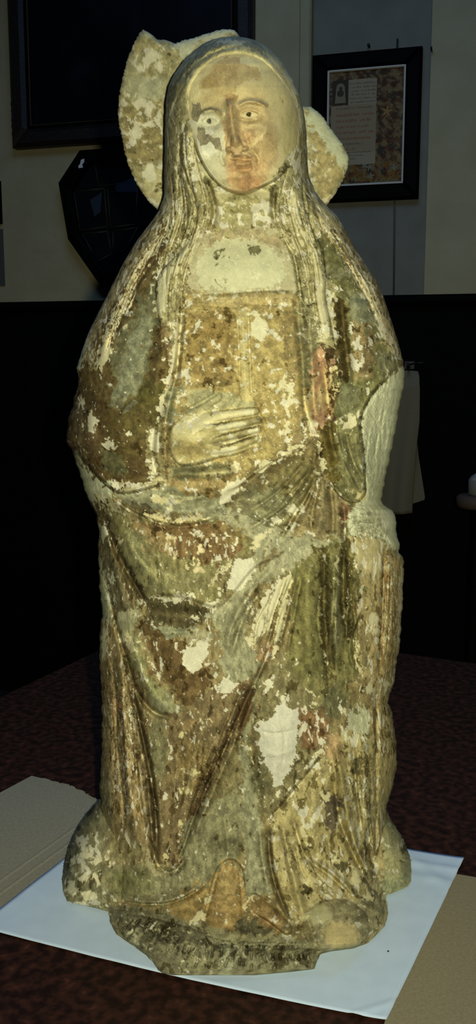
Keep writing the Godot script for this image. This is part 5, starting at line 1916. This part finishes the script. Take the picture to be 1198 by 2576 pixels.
func paint_base() -> void:
	# under-dress, right
	Z(0xA8965C, [690, 2040, 760, 1970, 820, 1892, 870, 1830, 944, 1860, 946, 2200, 970, 2260, 900, 2280, 780, 2270, 740, 2330, 700, 2220, 680, 2080], 0.4, 0.48)
	B(0xB28A5C, 840, 1890, 26, 50, 0.8, 0.2, 0.1)
	Z(0xB7A468, [700, 2050, 730, 2050, 750, 2130, 790, 2180, 800, 2260, 770, 2320, 740, 2310, 712, 2200, 692, 2100], 0.24, 0.16)
	Z(0xA8965A, [840, 1880, 870, 1980, 890, 2090, 930, 2200, 960, 2240, 930, 2240, 880, 2140, 850, 2010], 0.24, 0.14)
	Z(0x6A5A44, [820, 1990, 850, 2000, 856, 2060, 840, 2100, 822, 2080, 812, 2020], 0.04, 0.12)
	for q in [[818, 2004, 14, 11], [755, 2100, 15, 26], [770, 2130, 10, 10], [925, 2048, 18, 12], [900, 2200, 16, 30], [768, 2216, 16, 10], [845, 2160, 8, 6], [930, 2252, 16, 14], [690, 2085, 7, 9]]:
		B(0xD2C794, q[0], q[1], q[2], q[3], 1.5, 0.2, 0.06, 0.4)
	for q in [[768, 2138, 14, 8], [860, 2180, 24, 12], [770, 2240, 22, 18], [900, 1930, 14, 30]]:
		B(0x5C5230, q[0], q[1], q[2], q[3], 1.2, 0.06, 0.3)
	B(0x9A9068, 900, 2030, 14, 60, 0.5, 0.3, 0.3)
	B(0x6F5C3A, 934, 2150, 12, 40, 0.8, 0.06, 0.2)
	Z(0x7A7050, [905, 2180, 945, 2195, 970, 2240, 968, 2270, 930, 2250], 0.06, 0.06)
	# feet
	Z(0xA98648, [508, 2334, 530, 2240, 552, 2188, 578, 2164, 602, 2188, 610, 2240, 618, 2300, 590, 2338], 0.1, 0.08)
	B(0xBB9C5C, 570, 2230, 26, 40, 0.7)
	Z(0x9E7C48, [616, 2264, 650, 2250, 690, 2280, 732, 2342, 690, 2348, 640, 2306], 0.12, 0.08)
	K(0xD0C492, [616, 2290, 622, 2262, 645, 2248], 4, 1.0, 0.3)
	K(0xD6CB9A, [470, 2325, 500, 2310, 516, 2296], 10, 1.0, 0.2, 0.1)
	B(0xCCC398, 524, 2262, 8, 12, 1.6, 0.0, 0.0)
	Z(0x9A7C40, [412, 2278, 470, 2250, 520, 2232, 516, 2280, 470, 2308, 430, 2300], 0.08, 0.1)
	Z(0x625C40, [590, 2330, 618, 2305, 642, 2310, 660, 2340, 700, 2350, 640, 2354, 590, 2344], 0.04, 0.1)
	Z(0x938F6C, [612, 2180, 640, 2150, 676, 2220, 690, 2260, 660, 2250, 620, 2256], 0.1, 0.06)
	# plinth
	Z(0x9A9266, [480, 2318, 560, 2340, 640, 2356, 720, 2352, 770, 2360, 800, 2390, 700, 2376, 560, 2370, 470, 2340], 0.2, 0.06)
	Z(0x7A7456, [262, 2276, 400, 2290, 480, 2326, 560, 2370, 700, 2376, 800, 2388, 810, 2470, 380, 2470, 260, 2360], 0.12, 0.42)
	B(0x5A553A, 410, 2340, 80, 34, 0.8, 0.04, 0.45, 0.4)
	B(0x5E573A, 690, 2398, 100, 22, 0.8, 0.04, 0.45)
	B(0x8E8856, 500, 2425, 60, 24, 0.6, 0.2, 0.3)
	B(0x8F8A60, 690, 2438, 80, 14, 0.6, 0.2, 0.3)
	B(0xC2BC94, 338, 2354, 10, 26, 1.4, 0.1, 0.0, -0.4)
	B(0xCFCAA6, 380, 2330, 20, 6, 1.4, 0.0, 0.0, -0.7)
	Z(0x9A9876, [550, 2376, 580, 2372, 586, 2420, 580, 2455, 552, 2455, 560, 2410], 0.06, 0.04)
	Z(0x9C9066, [760, 2280, 850, 2262, 980, 2268, 985, 2340, 900, 2390, 800, 2400, 780, 2340], 0.16, 0.16)
	B(0xBDB684, 800, 2300, 40, 34, 0.9, 0.25, 0.04)
	B(0xCDB87C, 858, 2352, 50, 36, 1.2, 0.0, 0.0)
	B(0x7E7650, 930, 2300, 50, 30, 0.8, 0.1, 0.3)
	B(0x8A835A, 790, 2370, 18, 30, 0.7)
	# side rocks
	Z(0x827B56, [130, 2000, 256, 2000, 262, 2180, 276, 2310, 130, 2310], 0.4, 0.3)
	B(0x66664E, 172, 2160, 22, 90, 0.8, 0.2, 0.2, 0.3)
	for q in [[220, 2150, 16, 14], [232, 2130, 8, 8], [210, 2210, 10, 14], [245, 2210, 9, 22], [222, 2254, 18, 14], [180, 2235, 14, 18], [248, 2160, 9, 12], [180, 2170, 7, 9]]:
		B(0xD2CAA0, q[0], q[1], q[2], q[3], 1.5, 0.2, 0.1)
	Z(0xA29C6A, [970, 2000, 1060, 2000, 1060, 2270, 960, 2270], 0.26, 0.16)
	B(0xA59C68, 1000, 2170, 34, 40, 0.8, 0.4, 0.16)
	B(0x93966A, 990, 2226, 40, 24, 0.8, 0.1, 0.06)


# ------------------------------------------------------------------ things on the far wall
# corners drawn as seen -> outline in the wall's axes, relative to o
func wall_poly(a: Array, o: Vector2, off := 0.0) -> PackedVector2Array:
	var q := PackedVector2Array()
	for i in range(0, a.size(), 2):
		q.append(on_wall(a[i], a[i + 1], off) - o)
	return q


func hung(called: String, label: String, category: String, o: Vector2) -> Node3D:
	return thing(called, label, category, wall_point(o.x, o.y), WALL_TURN)


# four mitred mouldings round a rectangle (outer lo..hi, width w), each its own rail
func moulding(parent: Node3D, m: Material, lo: Vector2, hi: Vector2, w: float, d: float, called := "rail") -> void:
	var il := lo + Vector2(w, w)
	var ih := hi - Vector2(w, w)
	var sides := [
		[lo, Vector2(hi.x, lo.y), Vector2(ih.x, il.y), il],
		[Vector2(hi.x, lo.y), hi, ih, Vector2(ih.x, il.y)],
		[hi, Vector2(lo.x, hi.y), Vector2(il.x, ih.y), ih],
		[Vector2(lo.x, hi.y), lo, il, Vector2(il.x, ih.y)]]
	for s in sides:
		put(called, done(slab(PackedVector2Array(s), 0.0, d, minf(d, w) * 0.28)), m, parent)


func wall_things() -> void:
	# ---- large dark painting, upper left
	var lo := on_wall(44, 378)
	var hi := on_wall(643, 60)
	hi.y = lo.y + 1.12
	var o := (lo + hi) / 2
	var t := hung("painting", "large near-black painting in a worn moulded frame above the octagonal case", "painting", o)
	moulding(t, M.worn_gilt, lo - o, hi - o, 0.062, 0.05)
	moulding(t, M.dark_frame, lo - o + Vector2(0.055, 0.055), hi - o - Vector2(0.055, 0.055), 0.022, 0.034, "inner_rail")
	put("canvas", done(box(Vector3(lo.x - o.x + 0.06, lo.y - o.y + 0.06, 0.004), Vector3(hi.x - o.x - 0.06, hi.y - o.y - 0.06, 0.016))), M.canvas_dark, t)
	moulding(t, M.gold_line, lo - o + Vector2(0.074, 0.074), hi - o - Vector2(0.074, 0.074), 0.003, 0.0355, "gilt_line")
	# carved leaves at the lower corner
	var st := st_new()
	for k in 5:
		var c := Vector3(lo.x - o.x + 0.008, lo.y - o.y + 0.05 + k * 0.026 + 0.004 * sin(k * 2.3), 0.02)
		box(c - Vector3(0.010, 0.009 + 0.003 * sin(k * 1.7), 0.016), c + Vector3(0.01, 0.010, 0.022), 0.006, st)
	put("carving", done(st), M.worn_gilt, t)

	# ---- eight-sided dark case
	var oc := on_wall(312, 548)
	t = hung("display_case", "black eight-sided glazed case hanging below the large dark painting", "case", oc)
	var outer := wall_poly([213, 384, 160, 465, 184, 605, 267, 724, 372, 716, 448, 590, 438, 452, 386, 372], oc)
	var inner := PackedVector2Array()
	for p in outer:
		inner.append(p * 0.80)
	for i in 8:
		var j := (i + 1) % 8
		put("rail", done(slab(PackedVector2Array([outer[i], outer[j], inner[j], inner[i]]), 0.0, 0.05, 0.008)), M.dark_frame, t)
	put("backing", done(slab(inner, 0.0, 0.012)), M.dark_glass, t)
	# glazed fields held by gilt fillets
	for f in [[243, 402, 330, 392, 338, 460, 254, 472], [192, 486, 268, 476, 276, 572, 208, 582], [276, 476, 352, 470, 346, 566, 284, 574], [214, 590, 276, 584, 286, 640, 250, 660], [290, 584, 352, 574, 320, 630, 290, 644]]:
		var pts := wall_poly(f, oc)
		put("pane", done(slab(pts, 0.012, 0.020, 0.002)), M.dark_glass, t)
		st = st_new()
		for i in pts.size():
			var p := pts[i]
			var q := pts[(i + 1) % pts.size()]
			tube(PackedVector3Array([Vector3(p.x, p.y, 0.021), Vector3(q.x, q.y, 0.021)]), 0.0016, 5, st)
		put("fillet", done(st), M.gold_line, t)
	put("pane", done(slab(wall_poly([296, 470, 342, 448, 352, 486, 298, 486], oc), 0.020, 0.023, 0.001)), M.blue_glass, t)
	put("pane", done(slab(wall_poly([232, 506, 262, 486, 258, 536, 244, 548], oc), 0.020, 0.023, 0.001)), M.blue_glass, t)
	put("flash_glint", done(slab(wall_poly([219, 409, 227, 406, 227, 414, 222, 421, 224, 428, 214, 430, 212, 425, 217, 419], oc), 0.05, 0.052)), M.glint_white, t)  # reflection of the flash on the case, modelled as a small white shape

	# ---- framed certificate in the alcove (the alcove lies 3.5 cm back)
	var off := -0.035
	var pc := on_wall(925, 316, off)
	t = hung("framed_document", "illuminated document with text panel in a plain black frame on the right", "framed document", pc)
	t.position = wall_point(pc.x, pc.y, off)
	lo = on_wall(797, 513, off) - pc
	hi = on_wall(1060, 121, off) - pc
	lo.x = (on_wall(788, 320, off) - pc).x
	hi.x = (on_wall(1059, 320, off) - pc).x
	moulding(t, M.dark_frame, lo, hi, 0.052, 0.03)
	var a := lo + Vector2(0.05, 0.05)
	var b := hi - Vector2(0.05, 0.05)
	moulding(t, M.mount_cream, a, b, 0.0085, 0.022, "slip")
	put("backing", done(box(Vector3(a.x, a.y, 0.0), Vector3(b.x, b.y, 0.012))), M.dark_frame, t)
	var pm := mat("document_print", 0xF0DDB8, 0.8, 0.25)
	pm.albedo_texture = ImageTexture.create_from_image(document_print())
	st = st_new()
	var q0 := a + Vector2(0.008, 0.008)
	var q1 := b - Vector2(0.008, 0.008)
	var uv := [Vector2(0, 0), Vector2(1, 0), Vector2(1, 1), Vector2(0, 1)]
	var cs := [Vector3(q0.x, q1.y, 0.014), Vector3(q1.x, q1.y, 0.014), Vector3(q1.x, q0.y, 0.014), Vector3(q0.x, q0.y, 0.014)]
	for k in [0, 1, 2, 0, 2, 3]:
		st.set_uv(uv[k])
		st.add_vertex(cs[k])
	put("print", done(st), pm, t)
	put("nail", done(tube(PackedVector3Array([Vector3(0.0, hi.y + 0.018, -0.02), Vector3(0.0, hi.y + 0.020, 0.018)]), 0.005, 8)), M.iron, t)

	# ---- cable down the alcove, seen above and below the frame
	st = st_new()
	tube(PackedVector3Array([wall_point(on_wall(999, 0).x, 2.2, -0.030), wall_point(on_wall(998, 90).x, on_wall(998, 90).y, -0.030), wall_point(on_wall(990, 520).x, on_wall(990, 520).y, -0.030), wall_point(on_wall(988, 742).x, on_wall(988, 742).y, -0.030)]), 0.0035, 6, st)
	var cb := put("wall_cable", done(st), M.cable_grey, self)
	cb.set_meta("label", "thin grey cable running down the alcove wall behind the framed document")
	cb.set_meta("category", "cable")
	# a wall hook on the edge of the alcove
	var hp := on_wall(1087, 129)
	var hk := put("wall_hook", done(tube(PackedVector3Array([wall_point(hp.x, hp.y, -0.005), wall_point(hp.x, hp.y, 0.02), wall_point(hp.x, hp.y + 0.008, 0.024)]), 0.003, 6)), M.iron, self)
	hk.set_meta("label", "small dark hook in the plaster right of the framed document")
	hk.set_meta("category", "hook")

	# ---- things cut off by the left side of the picture
	var fp := on_wall(-40, 512)
	t = hung("picture_frame", "small dark picture frame cut off by the left edge above a pale sheet", "picture frame", fp)
	lo = on_wall(-90, 568) - fp
	hi = on_wall(3, 456) - fp
	moulding(t, M.dark_frame, lo, hi, 0.018, 0.02)
	put("backing", done(box(Vector3(lo.x + 0.015, lo.y + 0.015, 0), Vector3(hi.x - 0.015, hi.y - 0.015, 0.01))), M.dark_glass, t)
	fp = on_wall(-40, 645)
	lo = on_wall(-90, 722) - fp
	hi = on_wall(8, 576) - fp
	var sh := put("notice_sheet", done(box(Vector3(lo.x, lo.y, 0.0005), Vector3(hi.x, hi.y, 0.004))), M.sheet_white, self, wall_point(fp.x, fp.y))
	sh.rotation.y = WALL_TURN
	sh.set_meta("label", "pale blank sheet on the wall at the left edge under a small frame")
	sh.set_meta("category", "notice")

	# ---- linen towel on its hook, on the wainscot
	var tp := on_wall(1012, 934, 0.09)
	var zc := 0.09
	var L := [[934, 962, 1050], [945, 958, 1054], [980, 955, 1057], [1060, 952, 1056], [1110, 950, 1050], [1150, 948, 1046], [1200, 946, 1042], [1250, 944, 1038], [1264, 944, 1038], [1291, 944, 1037]]
	st = st_new()
	st.set_smooth_group(1)
	var G2: Array[PackedVector3Array] = []
	for j in 41:
		var y := lerpf(934, 1291, j / 40.0)
		var x0 := along(L, y, 1)
		var x1 := along(L, y, 2)
		var row := PackedVector3Array()
		for i in 41:
			var s := i / 40.0
			var dy := 6.0 * (1.0 - s) * (j / 40.0) - 3.0 * s * (1.0 - s) * (1.0 - j / 40.0) * 3.0
			var p := on_wall(lerpf(x0, x1, s), y + dy, zc) - tp
			row.append(Vector3(p.x, p.y, zc + 0.010 * sin(s * 9.0 + j * 0.03) * (0.35 + j / 60.0) - 0.03 * (1.0 - minf(1.0, j / 4.0))))
		G2.append(row)
	for j in 40:
		for i in 40:
			quad(st, G2[j][i], G2[j][i + 1], G2[j + 1][i + 1], G2[j + 1][i])
			var bk := Vector3(0, 0, -0.006)
			quad(st, G2[j][i + 1] + bk, G2[j][i] + bk, G2[j + 1][i] + bk, G2[j + 1][i + 1] + bk)
	for j in 40:
		var bk := Vector3(0, 0, -0.006)
		quad(st, G2[j][40], G2[j][40] + bk, G2[j + 1][40] + bk, G2[j + 1][40])
		quad(st, G2[j][0] + bk, G2[j][0], G2[j + 1][0], G2[j + 1][0] + bk)
	for i in 40:
		var bk := Vector3(0, 0, -0.006)
		quad(st, G2[40][i], G2[40][i + 1], G2[40][i + 1] + bk, G2[40][i] + bk)
		quad(st, G2[0][i + 1], G2[0][i], G2[0][i] + bk, G2[0][i + 1] + bk)
	t = hung("towel", "plain grey-beige linen towel hanging on the dark wainscot right of the statue", "towel", tp)
	put("cloth", done(st, true), M.linen, t)
	# the back leaf shows at the lower right
	st = st_new()
	st.set_smooth_group(1)
	var B0 := [[1100, 1030, 1048], [1150, 1030, 1053], [1200, 1028, 1061], [1252, 1026, 1069], [1266, 1026, 1066]]
	var g3: Array[PackedVector3Array] = []
	for j in 25:
		var y := lerpf(1100, 1258, j / 24.0)
		var row := PackedVector3Array()
		for i in 13:
			var s := i / 12.0
			var p := on_wall(lerpf(along(B0, y, 1), along(B0, y, 2), s), y + 12.0 * (1.0 - s) * j / 24.0, 0.066) - tp
			row.append(Vector3(p.x, p.y, 0.066 + 0.006 * sin(s * 4.0)))
		g3.append(row)
	for j in 24:
		for i in 12:
			quad(st, g3[j][i], g3[j][i + 1], g3[j + 1][i + 1], g3[j + 1][i])
			var bk := Vector3(0, 0, -0.005)
			quad(st, g3[j][i + 1] + bk, g3[j][i] + bk, g3[j + 1][i] + bk, g3[j + 1][i + 1] + bk)
	put("back_fold", done(st, true), M.linen, t)
	hp = on_wall(1030, 922, 0.05)
	t = hung("towel_hook", "dark iron hook on the wainscot that holds the towel", "hook", hp)
	put("plate", done(box(Vector3(-0.02, -0.012, 0.03), Vector3(0.02, 0.02, 0.045), 0.004)), M.iron, t)
	put("hook", done(tube(PackedVector3Array([Vector3(0, 0.0, 0.04), Vector3(0, -0.008, 0.07), Vector3(0, -0.004, 0.098), Vector3(0, 0.012, 0.105)]), 0.004, 8)), M.iron, t)
	put("arm", done(tube(PackedVector3Array([Vector3(0.0, 0.006, 0.05), Vector3(0.03, 0.012, 0.07), Vector3(0.055, 0.014, 0.075)]), 0.003, 6)), M.iron, t)

	# ---- round stand with a bottle at the right edge
	var d := ray(1206, 1246)
	var depth := (-1.55 - EYE.z) / d.z
	var sp := EYE + d * depth
	t = thing("round_stand", "small round wooden stand cut off by the right edge of the picture", "stand", Vector3(sp.x, 0, sp.z))
	var rr := 56.0 / FOC * 2.6
	var ty := sp.y
	put("stand_top", done(lathe(PackedVector2Array([Vector2(0.0, ty), Vector2(rr - 0.006, ty), Vector2(rr, ty - 0.006), Vector2(rr, ty - 0.026), Vector2(rr - 0.006, ty - 0.034), Vector2(0.02, ty - 0.036), Vector2(0.0, ty - 0.036)]), 40)), M.old_wood, t)
	put("stem", done(lathe(PackedVector2Array([Vector2(0.0, ty - 0.034), Vector2(0.016, ty - 0.036), Vector2(0.012, ty - 0.12), Vector2(0.020, ty - 0.2), Vector2(0.012, 0.2), Vector2(0.018, 0.06), Vector2(0.0, 0.058)]), 20)), M.dark_frame, t)
	put("foot", done(lathe(PackedVector2Array([Vector2(0.0, 0.06), Vector2(0.03, 0.05), Vector2(0.10, 0.02), Vector2(0.11, 0.0), Vector2(0.0, 0.0)]), 28)), M.dark_frame, t)
	t = thing("bottle", "small clear glass bottle with a white band standing on the round stand", "bottle", Vector3(sp.x + 0.002, ty + 0.0005, sp.z))
	put("glass", done(lathe(PackedVector2Array([Vector2(0.0, 0.001), Vector2(0.029, 0.001), Vector2(0.031, 0.004), Vector2(0.031, 0.044), Vector2(0.026, 0.052), Vector2(0.012, 0.062), Vector2(0.0105, 0.098), Vector2(0.013, 0.100), Vector2(0.013, 0.106), Vector2(0.009, 0.106), Vector2(0.009, 0.064), Vector2(0.024, 0.049), Vector2(0.028, 0.042), Vector2(0.028, 0.005), Vector2(0.0, 0.004)]), 32)), M.clear_glass, t)
	put("label_band", done(lathe(PackedVector2Array([Vector2(0.0314, 0.004), Vector2(0.0322, 0.005), Vector2(0.0322, 0.043), Vector2(0.0314, 0.044)]), 32)), M.label_white, t)
	put("stopper", done(lathe(PackedVector2Array([Vector2(0.0, 0.096), Vector2(0.0088, 0.096), Vector2(0.0088, 0.108), Vector2(0.012, 0.110), Vector2(0.011, 0.120), Vector2(0.0, 0.122)]), 20)), M.dark_glass, t)


func document_print() -> Image:
	var w := 300
	var h := 460
	var im := Image.create(w, h, false, Image.FORMAT_RGB8)
	var n := FastNoiseLite.new()
	n.frequency = 0.018
	n.fractal_octaves = 4
	n.seed = 71
	var n2 := FastNoiseLite.new()
	n2.frequency = 0.035
	n2.fractal_octaves = 3
	n2.seed = 72
	# painted border: russet, ochre and grey-blue scrolls
	for y in h:
		for x in w:
			var a := n.get_noise_2d(x, y)
			var b := n2.get_noise_2d(x, y)
			var low := smoothstep(340, 400, y)
			var c := Color8(104, 84, 70).lerp(Color8(126, 104, 62), low)
			if a > 0.12:
				c = Color8(126, 116, 96)
			if a < -0.18:
				c = Color8(74, 74, 72)
			if b > 0.25:
				c = c.lerp(Color8(150, 138, 104), 0.7)
			if b < -0.28:
				c = c.lerp(Color8(96, 58, 44), 0.7)
			im.set_pixel(x, y, c)
	var rng := RandomNumberGenerator.new()
	rng.seed = 73
	# scrolling stems in the right border
	for k in 240:
		var t := k / 240.0
		var x := int(244 + 22 * sin(t * 26.0))
		var y := int(150 + t * 280)
		for dx in 2:
			im.set_pixel(clampi(x + dx, 0, w - 1), clampi(y, 0, h - 1), Color8(150, 142, 116))
	# pale flower of the border
	for y in range(128, 208):
		for x in range(196, 272):
			var p := Vector2(x - 234, y - 170)
			var r := 20.0 + 13.0 * cos(p.angle() * 5.0 + 0.6)
			if p.length() < r:
				im.set_pixel(x, y, Color8(168, 152, 108).lerp(Color8(120, 90, 62), smoothstep(0.3, 1.0, p.length() / r)))
	# flowers along the foot
	for k in 9:
		var c := Vector2(rng.randf_range(100, 270), rng.randf_range(385, 440))
		for y in range(int(c.y) - 16, int(c.y) + 16):
			for x in range(int(c.x) - 16, int(c.x) + 16):
				var p := Vector2(x, y) - c
				if x < w and y < h and p.length() < 9.0 + 5.0 * cos(p.angle() * 4.0 + k):
					im.set_pixel(x, y, Color8(140, 148, 146) if k % 2 else Color8(146, 108, 58))
	# text panel
	im.fill_rect(Rect2i(78, 34, 114, 346), Color8(172, 170, 158))
	im.fill_rect(Rect2i(8, 136, 184, 244), Color8(164, 158, 142))
	im.fill_rect(Rect2i(90, 330, 102, 50), Color8(172, 170, 160))
	im.fill_rect(Rect2i(12, 34, 66, 100), Color8(74, 72, 68))
	# small picture: a pale arched niche with a dark seated figure
	for y in range(42, 126):
		for x in range(20, 70):
			var p := Vector2(x - 45, y - 62)
			var half := 17.0 + (y - 60) * 0.08
			if (y > 60 and absf(p.x) < half) or (y <= 60 and p.length() < 17.0):
				var c := Color8(146, 144, 134)
				if (Vector2(x - 45, (y - 86) * 1.0).length() < 14.0) or Vector2(x - 46, y - 66).length() < 7.0:
					c = Color8(80, 78, 72)
				im.set_pixel(x, y, c)
	# lines of small lettering; the red ones are larger
	var lines := []
	for k in 6:
		lines.append([84, 46 + k * 15, 104, 8, Color8(112, 112, 104)])
	lines.append([30, 144, 140, 8, Color8(104, 102, 94)])
	for k in 5:
		lines.append([28, 168 + k * 24, 156 - (k % 3) * 12, 13, Color8(150, 106, 88)])
	lines.append([40, 288, 100, 10, Color8(120, 116, 106)])
	lines.append([30, 310, 84, 9, Color8(150, 110, 92)])
	for k in 3:
		lines.append([48, 326 + k * 13, 126 - k * 30, 6, Color8(112, 110, 102)])
	for l in lines:
		var x: int = l[0]
		while x < l[0] + l[2]:
			var wd := rng.randi_range(2, 5)
			if rng.randf() < 0.16:
				x += 4
				continue
			var hh: int = l[3] if rng.randf() < 0.3 else int(l[3] * 0.7)
			im.fill_rect(Rect2i(x, l[1] + l[3] - hh, maxi(1, wd - 2), hh), l[4])
			im.fill_rect(Rect2i(x, l[1] + l[3] - 2 - rng.randi_range(0, hh - 2), wd, 2), l[4])
			x += wd + 1
	return im
